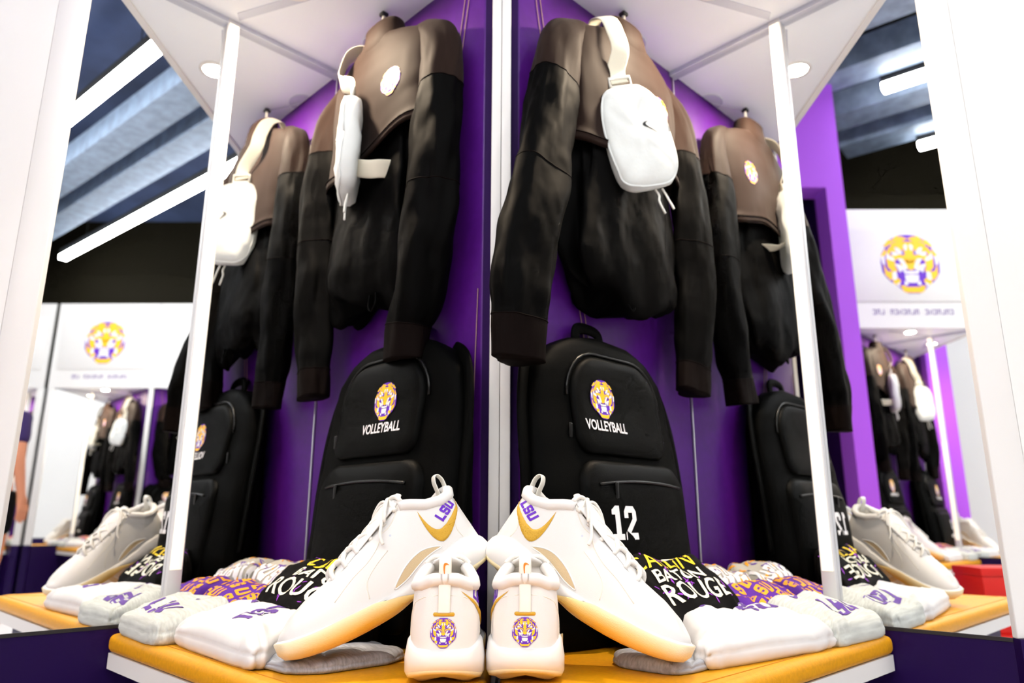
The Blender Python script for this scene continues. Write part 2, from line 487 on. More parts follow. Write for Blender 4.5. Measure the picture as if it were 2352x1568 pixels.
def build_bay_side(sd):
    S_l, T_l = BAY[sd], BAYT[sd]; word = SIDEWORD[sd]
    # purple padded wall: slab behind the line W-C
    n = Vector((-sd*R2, R2, 0))             # into the wall
    a = Vector((sd*WX, WY, 0)); c = Vector((sd*CX, CY, 0)); t = (c-a).normalized()
    poly = [a, c+t*0.0, c+n*0.02, a+n*0.02]
    wl = prism('wall_'+word, [(p.x, p.y) for p in poly], ZB-0.06, ZS+0.01, 'purple_pad', None, 0.006)
    tag(wl, kind='structure'); S_l.append(wl)
    # stitched seams in the padding
    for pts in ([(0.085, 1.24), (0.115, 1.06), (0.19, 0.66), (0.235, 0.44), (0.30, 0.16), (0.345, 0.0)],
                [(0.098, 1.24), (0.128, 1.06), (0.203, 0.66), (0.248, 0.44), (0.313, 0.16), (0.358, 0.0)],
                [(0.055, 0.58), (0.058, 0.5), (0.07, 0.2)]):
        p3 = [wallpt(sd, s, 0.0008, z) for s, z in pts]
        tube('stitched_seam', p3, 0.0011, 'thread_tan', wl, 5, 6)
    # mirror: sheet from the back corner to the front
    m = Vector((sd*R2, -R2, 0)); mo = Vector((sd*R2, R2, 0))      # along the mirror, and out behind it
    A = c; B = Vector((sd*MX, MY, 0))
    root = thing('wall_mirror', 'tall frameless mirror at the %s end of the locker pair, showing the room' % word, 'mirror', (A.x, A.y, ZM))
    T_l.append(root)
    loc = lambda v: (v.x-A.x, v.y-A.y)
    prism('glass', [loc(p) for p in (A, B, B+mo*0.006, A+mo*0.006)], 0, ZS-ZM-0.012, 'mirror', root)
    prism('bottom_edge', [loc(p) for p in (A-mo*0.001, B-mo*0.001, B+mo*0.006, A+mo*0.006)], -0.006, 0, 'black_edge', root)
    prism('top_trim', [loc(p) for p in (A-mo*0.012, B-mo*0.012, B+mo*0.006, A+mo*0.006)], ZS-ZM-0.012, ZS-ZM, 'trim_grey', root)
    prism('corner_bead', [loc(p) for p in (A-mo*0.002-t*0.0, A-mo*0.002+m*0.003, A+m*0.003, A)], 0, ZS-ZM-0.012, 'alu', root)
    # panel under the mirror and backing
    pb = prism('wall_base_'+word, [(p.x, p.y) for p in (A, B, B+mo*0.03, A+mo*0.03)], 0, ZM-0.006, 'purple_base')
    tag(pb, kind='structure'); S_l.append(pb)
    # soffit over the niche with a joint across it
    so = prism('ceiling_soffit_'+word, [(p[0], p[1]) for p in ((0.0, WY), (sd*MX, WY), (sd*CX, CY+0.0))], ZS, ZS+0.02, 'soffit')
    tag(so, kind='structure'); S_l.append(so)
    prism('panel_joint', [(sd*0.582, 1.386), (sd*0.578, 1.362), (sd*0.30, 1.257), (sd*0.30, 1.281)], ZS-0.001, ZS, 'trim_grey', so)
    # garment hook on the soffit
    hk = wallmtx(sd, 0.314, 0.052, 0)
    h = thing('garment_hook', 'clear hook under the %s soffit that carries the hanging top' % word, 'hook', mtx=hk)
    T_l.append(h)
    zt = ZS-ZB
    tube('rod', [(0, 0, zt-0.002), (0, 0, 1.17)], 0.0042, 'plastic_white', h, 10)
    box('stop_ring', (-0.008, -0.008, zt-0.012), (0.008, 0.008, zt-0.003), 'black_edge', h, 0.003)
    tube('arm', [(0, 0, zt-0.007), (-sd*-0.09, 0.044, zt-0.007)], 0.0013, 'trim_grey', h, 6)
    pl = [(-sd*-0.095+0.038*math.cos(q*PI/10), 0.048-0.03*math.sin(q*PI/10)) for q in range(11)]
    prism('mount_plate', pl, zt-0.004, zt-0.0005, 'trim_grey', h)
    # recessed downlight
    d = thing('downlight', 'round recessed downlight in the white soffit above the %s bench' % word, 'downlight', (sd*0.43, 1.287, ZS))
    T_l.append(d)
    pts = lambda r, z: [(r*math.cos(k*PI/12), r*math.sin(k*PI/12), z) for k in range(24)]
    loft_obj('trim_ring', [pts(0.036, -0.0002), pts(0.036, -0.003), pts(0.028, -0.004), pts(0.028, -0.0006)], 'laminate', d, False, False)
    mesh_obj('lens', pts(0.028, -0.002), [tuple(range(23, -1, -1))], 'lamp', d)
    ld = bpy.data.lights.new('downlight_lamp', 'AREA'); ld.shape = 'DISK'; ld.size = 0.05; ld.energy = DOWN_POWER
    ld.color = (1.0, 0.80, 0.58); ld.spread = math.radians(178)
    lo = bpy.data.objects.new('downlight_lamp', ld); link(lo, d); lo.location = (0, 0, -0.005)
    # bench: base, board and cushion between the wall and its parallel front edge
    def bp(s, dd): return (sd*(s+dd)*R2, OY+(s-dd)*R2)
    D = 0.366
    g = 0.007
    sC = CX/R2
    def benchpoly(inset_front, back, gap):
        dF = D-inset_front
        # middle line x = gap : s + d = gap/R2
        return [bp(gap/R2-back, back), bp(sC-0.004, back), bp(sC-0.004, dF), bp(gap/R2-dF, dF)]
    bench = thing('locker_bench', 'gold padded bench along the %s purple wall with white edge board' % word, 'bench', (0, 0, 0))
    T_l.append(bench)
    cush = prism('cushion', benchpoly(0.0, 0.003, g), ZB-0.030, ZB, 'gold_vinyl', bench, 0.011, 4)
    prism('edge_board', benchpoly(0.004, 0.001, 0.002), ZB-0.056, ZB-0.031, 'laminate', bench)
    prism('plinth', benchpoly(0.05, 0.001, 0.002), 0.0, ZB-0.057, 'purple_base', bench)
    q0, q1 = bp(sC-0.02, D-0.022), bp(0.03-(D-0.022), D-0.022)
    tube('stitch_line', [(q0[0], q0[1], ZB+0.0002), (q1[0], q1[1], ZB+0.0002)], 0.0008, 'gold_thread', cush, 5)
    # fascia over the opening with recessed crest panel
    x0, x1 = sorted((sd*0.003, sd*(MX+0.055)))
    fa = box('wall_fascia_'+word, (x0, WY-0.016, ZS-0.004), (x1, WY, ZF), 'laminate'); tag(fa, kind='structure'); S_l.append(fa)
    xm = (x0+x1)/2; hw = (x1-x0)/2
    box('crest_panel', (xm-hw+0.05, WY-0.022, ZS+0.15), (xm+hw-0.05, WY-0.0162, ZF-0.12), 'laminate', fa, 0.002)
    decal('crest', tiger_layers(0.36, 0.019), flatbvh((xm, WY-0.022, 2.0), (0, -1, 0)), (xm, WY-0.022, 2.09), (1, 0, 0), (0, 0, 1), (0, -1, 0), fa, 0.2, 0.001, 0.0006)
    # name line: soft purple capitals too small and blurred to read
    bars = []; rr = random.Random(3); xx = -0.21
    for k in range(17):
        if k in (7, 14): xx += 0.03
        hgt = 0.030
        wdt = 0.018
        bars.append([(xx, 0), (xx+0.005, 0), (xx+0.005, hgt), (xx, hgt)])
        if k % 3 != 2: bars.append([(xx+0.005, hgt*0.8), (xx+wdt, hgt*0.8), (xx+wdt, hgt), (xx+0.005, hgt)])
        if k % 2: bars.append([(xx+wdt-0.005, 0), (xx+wdt, 0), (xx+wdt, hgt*0.8), (xx+wdt-0.005, hgt*0.8)])
        else: bars.append([(xx+0.005, 0), (xx+wdt, 0), (xx+wdt, hgt*0.2), (xx+0.005, hgt*0.2)])
        xx += 0.0235
    decal('name_line', [('print_purple', bars)], flatbvh((xm, WY-0.016, 2.0), (0, -1, 0)), (xm, WY-0.016, ZS+0.075), (1, 0, 0), (0, 0, 1), (0, -1, 0), fa, 0.2, 0.001)
    # white side panel beside the mirror and its base
    X0, X1 = sorted((sd*MX, sd*(MX+0.055)))
    st = box('trim_side_'+word, (X0, WY-0.014, ZM), (X1, WY+0.02, ZS), 'laminate', None, 0.002); tag(st, kind='structure'); S_l.append(st)
    sb = box('trim_base_'+word, (X0, WY-0.02, 0), (X1, WY+0.02, ZM), 'purple_base'); tag(sb, kind='structure'); S_l.append(sb)
    # half of the white middle post that caps the wall ends
    p0, p1 = sorted((sd*0.0004, sd*0.0175))
    po = box('trim_%d' % (1 if sd < 0 else 2), (p0, WY-0.016, ZB-0.057), (p1, WY+0.02, ZS), 'laminate', None, 0.0012); tag(po, kind='structure'); S_l.append(po)
    # light bar down the middle of the mirror
    mid = A+m*0.269
    lb = thing('light_bar', 'slim vertical light bar fixed down the middle of the %s mirror' % word, 'light bar', mtx=Matrix.Translation((mid.x, mid.y, 0)) @ Matrix.Rotation(-sd*PI/4, 4, 'Z'))
    T_l.append(lb)
    # local -y points out of the mirror
    fl = -1
    box('housing', (-0.0130, -0.0125, ZB+0.010), (0.0130, -0.0002, ZS-0.0002), 'alu_white', lb, 0.001)
    box('diffuser', (-0.0105, -0.0150, ZB+0.100), (0.0105, -0.0126, ZB+0.640), 'led', lb, 0.0008)
    box('diffuser', (-0.0105, -0.0150, ZB+0.6412), (0.0105, -0.0126, ZS-0.012), 'led', lb, 0.0008)

def build_core():
    k = prism('wall_core', [(-WX, WY), (WX, WY), (WX*0.4, WY+0.05), (-WX*0.4, WY+0.05)], 0, ZF, 'purple_dark')
    tag(k, kind='structure'); BAY[0].append(k)

for sd in (-1, 1): build_bay_side(sd)
build_core()

# ------------------------------------------------------------------ high-top shoe
LS = 0.300
FOOT = [  # x/L, lateral half width, medial half width
    (0.0, 0.0, 0.0), (0.010, 0.020, 0.020), (0.040, 0.0375, 0.037), (0.09, 0.0475, 0.046), (0.18, 0.0495, 0.046), (0.28, 0.0450, 0.040),
    (0.38, 0.0435, 0.036), (0.50, 0.0470, 0.038), (0.62, 0.0520, 0.0445), (0.72, 0.0530, 0.048), (0.82, 0.0490, 0.048),
    (0.90, 0.0415, 0.043), (0.955, 0.0315, 0.034), (0.985, 0.0205, 0.022), (1.0, 0.0, 0.0)]
_K = LS/0.318
TOP = [  # x/L of the footprint -> top line point (x, y, z)
    (0.0, (.019, .0, .119)), (.03, (.020, .016, .118)), (.08, (.028, .030, .112)), (.16, (.046, .037, .110)), (.26, (.069, .0365, .114)),
    (.34, (.088, .031, .123)), (.42, (.102, .026, .128)), (.50, (.134, .021, .113)), (.60, (.178, .016, .096)), (.68, (.208, .011, .082)),
    (.74, (.231, .0, .077)), (.84, (.259, 0, .070)), (.93, (.284, 0, .060)), (1.0, (.304, 0, .046))]
TOP = [(t, (x*_K, y, z)) for t, (x, y, z) in TOP]
FOOT = [(t, a*0.89, b*0.89) for t, a, b in FOOT]
def spring(x):  # sole underside rises at toe and heel
    t = x/LS
    return 0.009*max(0, (t-0.66)/0.34)**2 + 0.010*max(0, (0.12-t)/0.12)**2
BITE = [(0.0, .034), (.03, .037), (.08, .047), (.14, .051), (.24, .046), (.34, .034), (.45, .028), (.6, .027), (.75, .028), (.88, .030), (.96, .031), (1, .032)]

def make_shoe(name, label, foot, mtx, bow=True):
    """foot -1 = right (lateral at -y), 1 = left (lateral at +y); x runs heel to toe"""
    root = thing(name, label, 'shoe', group='white and gold high-top shoes', mtx=mtx)
    f = foot
    lat = catmull([(x*LS, y, 0) for x, y, _ in FOOT], 5); med = catmull([(x*LS, y, 0) for x, _, y in FOOT], 5)
    NU = len(lat)-1; NV = 12
    def surf(p, side, v, out=0.0):
        x = min(max(p.x, 0), LS); t = x/LS
        tx, ty, tz = interp(TOP, t)
        zb = interp(BITE, t)-0.006 + spring(x)*0.6
        yb = max(0, p.y)*0.955
        k = smooth01(0.36, 0.66, t)
        a = v*PI/2
        zc = zb+(tz-zb)*math.sin(a)**0.92; yc = ty+(yb-ty)*max(0.0, math.cos(a))**0.85
        xc = x+(tx-x)*(1-math.cos(a))
        bul = math.sin(v*PI)
        zw = zb+(tz-zb)*v; yw = yb+(ty-yb)*(v**1.5) + bul*0.0015; xw = x+(tx-x)*v + (bul*0.004*(1-smooth01(0, .1, t)))
        if t < 0.10: xw -= 0.006*math.sin(v*PI)*(1-t/0.10)*0.6
        y = yw+(yc-yw)*k; z = zw+(zc-zw)*k; xx = xw+(xc-xw)*k
        return Vector((xx, side*f*y, z))
    # upper: one surface round heel and toe
    loop = [(p, 1) for p in lat] + [(p, -1) for p in reversed(med[1:-1])]
    n = len(loop)
    rings = [[surf(p, sd, v/NV) for p, sd in loop] for v in range(NV+1)]
    V, F = loft(rings, False, False)
    up = fix(mesh_obj('upper', V, F, 'shoe_white', root))
    # the toe ridge closes on itself; the collar stays open
    bv = bvh_of(up)
    # inner lining below the collar
    colidx = [i for i, (p, sd) in enumerate(loop) if p.x/LS <= 0.43]
    order = sorted(colidx, key=lambda i: (-loop[i][0].x if loop[i][1] == 1 else loop[i][0].x+1))
    edge = [rings[NV][i] for i in order]
    ctr = Vector((0.075, 0, 0))
    lin = [edge]
    for k, (sc, dz) in enumerate(((0.90, 0.003), (0.84, -0.006), (0.84, -0.03), (0.80, -0.07))):
        lin.append([Vector((ctr.x+(p.x-ctr.x)*(1-(1-sc)*0.8), p.y*sc, p.z+dz)) for p in edge])
    V = [p for r in lin for p in r]; m = len(edge)
    F = [(i*m+j, i*m+j+1, (i+1)*m+j+1, (i+1)*m+j) for i in range(len(lin)-1) for j in range(m-1)]
    F.append(tuple((len(lin)-1)*m+j for j in range(m)))
    mesh_obj('lining', V, F, 'shoe_lining', root)
    tube('collar_padding', [p+Vector((0, -math.copysign(0.002, p.y) if abs(p.y) > 0.004 else 0, -0.001)) for p in edge], 0.0078, 'shoe_white', root, 10)
    # tongue between the throat edges
    tr = []
    for t in [i/18 for i in range(19)]:
        x = (0.236+(0.097-0.236)*t)*_K - 0.008*smooth01(0.75, 1, t); z = 0.068+(0.138-0.068)*t**0.97; wd = 0.010+0.023*t**0.8; th = 0.003+0.004*smooth01(0.6, 0.95, t)
        if t > 0.7: wd *= 1-0.75*((t-0.7)/0.3)**2.6; th *= 1-0.5*((t-0.7)/0.3)**2
        nx, nz = (0.084, 0.118); l = math.hypot(nx, nz); nx, nz = nx/l, nz/l
        tr.append([Vector((x+nx*(th*math.sin(a)-0.18*wd*math.cos(a)**2), wd*math.cos(a), z+nz*(th*math.sin(a)-0.18*wd*math.cos(a)**2)+0.003)) for a in [2*PI*k/20 for k in range(20)]])
    tg = loft_obj('tongue', tr, 'shoe_white', root)
    # laces: bars over the throat and a bow
    lc = root
    rows = [(.224*_K, .0815), (.203*_K, .0895), (.182*_K, .0990), (.158*_K, .1065), (.134*_K, .1175), (.112*_K, .1285)]
    for i, (x, z) in enumerate(rows):
        hw = 0.013+0.0022*i
        for sg in (-1, 1):
            x2, z2 = (rows[i+1] if i+1 < len(rows) else (x-0.012, z+0.008))
            pts = [(x, -sg*hw*1.15, z-0.006), (x-0.001, -sg*hw*0.7, z+0.0045), ((x+x2)/2, 0, (z+z2)/2+0.0065), (x2+0.001, sg*hw*0.7, z2+0.004), (x2, sg*hw*1.2, z2-0.005)]
            tube('lace', pts, 0.0034, 'lace', lc, 6, 4)
    if bow:
        for sg in (-1, 1):
            tube('lace_loop', [(.103, 0, .137), (.106, sg*.015, .141), (.117, sg*.027, .131), (.126, sg*.031, .117), (.117, sg*.017, .128), (.105, sg*.004, .136)], 0.0025, 'lace', lc, 6, 5)
            tube('lace_end', [(.103, 0, .137), (.113, sg*.015, .134), (.128, sg*.028, .118), (.140, sg*.035, .101), (.142, sg*.039, .090)], 0.0024, 'lace', lc, 6, 5)
    # midsole and outsole
    def ringat(z_of, grow, inset=1.0):
        out = []
        for p, sd in loop:
            t = p.x/LS
            y = p.y*inset; x = LS*0.5+(p.x-LS*0.5)*inset
            gx = (t-0.5)*2; gr = grow(t) if callable(grow) else grow
            out.append(Vector((x+gr*math.copysign(abs(gx)**3, gx), sd*f*(y+gr*(1 if p.y > 0.004 else p.y/0.004)), z_of(min(max(t, 0), 1), p.x))))
        return out
    outs_top = [(0, .015), (.1, .013), (.25, .010), (.40, .012), (.52, .022), (.62, .029), (.75, .030), (.88, .029), (.95, .030), (1, .032)]
    zt = lambda t, x: interp(outs_top, t)+spring(x)*0.55
    zb_ = lambda t, x: interp(BITE, t)+spring(x)*0.6
    arch = lambda t: 0.007*math.exp(-((t-0.40)/0.09)**2)
    hl = lambda t: 1-smooth01(0.28, 0.50, t)
    mid = [ringat(lambda t, x: spring(x)+0.006+arch(t), -0.003), ringat(lambda t, x: zt(t, x)*0.5+spring(x)*0.5+arch(t)*.5, lambda t: 0.0012-0.003*hl(t)), ringat(lambda t, x: zt(t, x)+arch(t)*.3, lambda t: 0.0030+0.0015*hl(t)),
           ringat(lambda t, x: zt(t, x)+(zb_(t, x)-zt(t, x))*0.45, lambda t: 0.0034+0.0015*hl(t)), ringat(lambda t, x: max(zb_(t, x)-0.003, zt(t, x)-.001), 0.0022), ringat(lambda t, x: max(zb_(t, x)+0.001, zt(t, x)), -0.0005), ringat(lambda t, x: zb_(t, x)-0.002, -0.006)]
    loft_obj('midsole', mid, 'shoe_mid', root, True, True)
    outr = [ringat(lambda t, x: spring(x)+0.0035+arch(t), 0, 0.55), ringat(lambda t, x: spring(x)+0.0003+arch(t), -0.018), ringat(lambda t, x: spring(x)+0.0010+arch(t), lambda t: -0.009-0.003*hl(t)), ringat(lambda t, x: spring(x)+0.0050+arch(t), lambda t: -0.001-0.004*hl(t)),
            ringat(lambda t, x: (spring(x)+arch(t))*0.5+zt(t, x)*0.5, lambda t: 0.0046-0.0035*hl(t)), ringat(lambda t, x: zt(t, x)-0.001, lambda t: 0.0050-0.001*hl(t)), ringat(lambda t, x: zt(t, x)+0.0004, lambda t: 0.0034-0.001*hl(t))]
    outs = loft_obj('outsole', outr, 'gum', root, True, False)
    # heel tab strip with loop
    hit = lambda z: bv.ray_cast(Vector((-0.1, 0, z)), Vector((1, 0, 0)))[0]
    hb = hit(0.116).x
    strip = [hit(0.080)+Vector((-.0004, 0, 0)), hit(0.090)+Vector((-.0012, 0, 0)), hit(0.104)+Vector((-.0016, 0, 0)), Vector((hb-0.002, 0, 0.118)), Vector((hb-0.0025, 0, 0.127)), Vector((hb-0.002, 0, 0.136)),
             Vector((hb+0.002, 0, 0.1435)), Vector((hb+0.007, 0, 0.1435)), Vector((hb+0.0105, 0, 0.136)), Vector((hb+0.011, 0, 0.126)), Vector((hb+0.011, 0, 0.110))]
    tube('pull_loop', strip, 0, 'plastic_white', root, 10, 5, (0.0074, 0.0011), Vector((1, 0, 0)))
    # decoration laid on the upper
    bvs = bv
    decal('heel_bar', [('swoosh_gold', [[(x, y) for x, y in [(0.0105*math.copysign(1, math.cos(a))+0.0022*math.cos(a), 0.0022*math.sin(a)) for a in [2*PI*(k+.5)/12 for k in range(12)]]]])], bvs, (-0.02, 0, 0.0785), (0, -1, 0), (0, 0, 1), (-1, 0, 0), root, 0.002, 0.0006, 0, 0.0015)
    decal('crest', tiger_layers(0.0325, 0.004), bvs, (-0.02, 0, 0.0585), (0, -1, 0), (0, 0, 1), (-1, 0, 0), root, 0.003, 0.0009, 0.00025)
    decal('tab_check', [('swoosh_orange', [swoosh(0.023, rot=-PI/2*1.12, flip=False, fat=0.7)])], bvh_of(root.children[[c.name.split('.')[0] for c in root.children].index('pull_loop')]), (-0.02, 0.001, 0.1255), (0, -1, 0), (0, 0, 1), (-1, 0, 0), root, 0.003, 0.0004)
    # lateral check and letters; the picture plane is the lateral side seen from outside
    yv = Vector((0, f, 0))
    uvec = Vector((-f, 0, 0))                # to the viewer's right when looking at the lateral side
    # on the left foot (f=1) the viewer sees the toe at the left, heel at the right
    hx = 1 if f == 1 else -1
    slices = {}
    def wrap(a, z):
        """point on the lateral side at distance a from the heel line, height z"""
        kz = round(z/0.0005)
        if kz not in slices:
            zz = kz*0.0005; line = []
            for p in lat:
                if p.x/LS > 0.5: break
                lo_, hi_ = 0.0, 1.0
                for _ in range(14):
                    md = (lo_+hi_)/2
                    if surf(p, 1, md).z < zz: lo_ = md
                    else: hi_ = md
                line.append(surf(p, 1, (lo_+hi_)/2))
            slices[kz] = line
        line = slices[kz]; d = 0.0; a = max(a, 0.0)
        for q0, q1 in zip(line, line[1:]):
            l = (q1-q0).length
            if d+l >= a or q1 is line[-1]:
                pt = q0+(q1-q0)*((a-d)/max(l, 1e-9)); tn = (q1-q0).normalized()
                nn = Vector((0, 0, 1)).cross(tn)*(-f)
                cc = Vector((0.06, 0, pt.z))
                if nn.dot(pt-cc) < 0: nn = -nn
                return pt, nn.normalized()
            d += l
    def wrapper(a0, z0):
        if f == 1: return lambda x, y: wrap(a0-x, z0+y)
        return lambda x, y: wrap(a0+x, z0+y)
    sw = swoosh(0.076, rot=hx*0.02, flip=(f == -1), fat=1.55)
    decal('lateral_check', [('swoosh_gold', [sw])], bvs, (0, 0, 0), uvec, (0, 0, 1), yv, root, 0.0025, 0.0006, 0, 0.0013, mapper=wrapper(0.056, 0.0765))
    decal('lateral_letters', [('logo_purple', lsu(0.0130, 0, 0, hx*0.42, 0.05))], bvs, (0, 0, 0), uvec, (0, 0, 1), yv, root, 0.0025, 0.0007, mapper=wrapper(0.055, 0.0950))
    # arch window on both sides
    for sgn in (1, -1):
        q = f*sgn
        win = [(x, z) for x, z in [(.160*_K, .032), (.142*_K, .046), (.124*_K, .055), (.104*_K, .060), (.086*_K, .058), (.074*_K, .053), (.086*_K, .0515), (.102*_K, .0485), (.120*_K, .0420), (.140*_K, .0345)]]
        u2 = Vector((1, 0, 0))
        decal('arch_window', [('window_mesh', [win])], bvs, Vector((0, q*0.06, 0)), u2, (0, 0, 1), Vector((0, q, 0)), root, 0.004, 0.0005)
        rim = []
        for x, z in catmull([(a, b, 0) for a, b in win], 3, True) and [(p.x, p.y) for p in catmull([(a, b, 0) for a, b in win], 3, True)]:
            hit, nn, _, _ = bvs.ray_cast(Vector((x, q*0.12, z)), Vector((0, -q, 0)))
            if hit: rim.append(hit)
        if len(rim) > 8: tube('window_rim', rim+[rim[0]], 0.0011, 'shoe_mid', root, 6)
        # overlay seams
        for line in ([(.226, .052), (.195, .068), (.168, .078), (.148, .090), (.136, .103)], [(.136, .103), (.124, .106), (.112, .114), (.100, .126)], [(.186, .036), (.180, .056), (.160, .070), (.138, .080)],
                     [(.012, .102), (.030, .087), (.040, .067), (.036, .052)]):
            sm = []
            for p in catmull([(a, b, 0) for a, b in line], 5):
                hit, nn, _, _ = bvs.ray_cast(Vector((p.x, q*0.12, p.y)), Vector((0, -q, 0)))
                if hit: sm.append(hit)
            if len(sm) > 3: tube('seam', sm, 0.0008, 'shoe_lining', root, 5)
        hit, nn, _, _ = bvs.ray_cast(Vector((.126, q*.12, .096)), Vector((0, -q, 0)))
        if hit:
            decal('vent_hole', [('trim_grey', [[(0.0016*math.cos(a), 0.0016*math.sin(a)) for a in [k*PI/5 for k in range(10)]]])], bvs, Vector((.126, q*.06, .096)), (1, 0, 0), (0, 0, 1), (0, q, 0), root, 0.01, 0.0003)
    return root

def basis(xd, zd, loc):
    x = Vector(xd).normalized(); z = Vector(zd); z = (z-x*z.dot(x)).normalized(); y = z.cross(x)
    return Matrix(((x.x, y.x, z.x, loc[0]), (x.y, y.y, z.y, loc[1]), (x.z, y.z, z.z, loc[2]), (0, 0, 0, 1)))

SHOES = {}
def rest_on(root, z):
    bpy.context.view_layer.update()
    o = [c for c in root.children if c.name.startswith('outsole')][0]
    lo = min((root.matrix_world @ v.co).z for v in o.data.vertices)
    root.location.z += z-lo

def place_shoes():
    for sd in (-1, 1):
        # lower pair: heels to the room, toes to the wall
        xd = Vector((sd*0.05, 1, 0)); hx = -0.0580 if sd == -1 else 0.0370
        hy = 0.905 if sd == -1 else 0.915
        lb = 'white high-top shoe standing heel-first on the %s gold cushion with tiger crest' % SIDEWORD[sd]
        r = make_shoe('high_top_shoe', lb, -1 if sd == -1 else 1, basis(xd, (0, 0, 1), (hx, hy, ZB)), False)
        rest_on(r, ZB-0.0002); SHOES[(sd, 'low')] = r
        # upper pair: propped on the lower shoes, toe down, outer side to the room
        tilt = math.radians(24.5); yaw = math.radians(28)
        xd = Vector((sd*math.cos(yaw)*math.cos(tilt), -math.sin(yaw)*math.cos(tilt), -math.sin(tilt)))
        lat_ = Vector((-sd*math.sin(yaw), -math.cos(yaw), 0))          # outer side of the shoe, towards the room
        zd = Vector((0, 0, 1)) - lat_*0.11
        hx = -0.013 if sd == -1 else -0.014
        lb = 'white high-top shoe propped toe-down on the %s cushion, gold check facing out' % SIDEWORD[sd]
        r = make_shoe('high_top_shoe', lb, 1 if sd == -1 else -1, basis(xd, zd, (hx, 1.100 if sd == -1 else 1.094, ZB+0.124)), True)
        rest_on(r, ZB+0.0165); SHOES[(sd, 'up')] = r      # its toe lies on the blue-grey shirt
place_shoes()

# ------------------------------------------------------------------ hanging tops
def ell_ring(cx, cy, cz, a, b, n=48, p=2.3, tilt=None, wr=None, seed=0):
    out = []
    for k in range(n):
        t = 2*PI*k/n; c, s = math.cos(t), math.sin(t)
        x = a*math.copysign(abs(c)**(2/p), c); y = b*math.copysign(abs(s)**(2/p), s)
        v = Vector((x, y, 0))
        if wr: v *= 1+wr(t, cz)
        if tilt: v = tilt @ v
        out.append(Vector((cx, cy, cz))+v)
    return out

def folds(amp, freq, seed, vert=3.0):
    def f(t, z):
        q = Vector((math.cos(t)*freq, math.sin(t)*freq+seed*3.1, z*vert+seed))
        return amp*(noise.noise(q)*1.2 + 0.5*noise.noise(q*2.3)) + amp*0.45*math.sin(t*freq*2.0+seed+3*noise.noise(Vector((seed, z*4, 0))))
    return f

def resample(tab, n):
    z0, z1 = tab[0][0], tab[-1][0]
    return [(z0+(z1-z0)*i/(n-1), interp(tab, z0+(z1-z0)*i/(n-1))) for i in range(n)]

def sleeve(parent, pts, rad, seams, seed, mats, flatk=0.72):
    """pts: path, rad per point; seams: fractions where the cloth changes; one child per piece"""
    N = 44; path = catmull(pts, 12); M = len(path)
    rr = [interp([(i/(len(rad)-1), r) for i, r in enumerate(rad)], k/(M-1)) for k in range(M)]
    wr = folds(0.15, 1.5, seed, 8.0)
    rings = []
    for i, p in enumerate(path):
        t = (path[min(i+1, M-1)]-path[max(i-1, 0)]).normalized()
        xa = Vector((1, 0, 0)); xa = (xa-t*xa.dot(t)).normalized(); ya = t.cross(xa)
        ring = []
        for k in range(N):
            a = 2*PI*k/N
            q = 1+wr(a, p.z)*smooth01(0.02, 0.25, i/M) + 0.05*math.sin(3*a+2.5*math.sin(p.z*9+seed)+seed)*smooth01(0.2, 0.4, i/M)
            ring.append(p + xa*rr[i]*math.cos(a)*q + ya*rr[i]*flatk*math.sin(a)*q)
        rings.append(ring)
    names = ('sleeve_cap', 'sleeve', 'sleeve_lower', 'cuff')
    b = [0]+[int(s*(M-1)) for s in seams]+[M-1]
    for k in range(len(b)-1):
        sub = [list(r) for r in rings[b[k]:b[k+1]+1]]
        loft_obj(names[k], sub, mats[k], parent, k == 0, k == len(b)-2)
        if k:
            tube('seam', sub[0]+[sub[0][0]], 0.0011, 'garment_rib', parent, 5)
    return

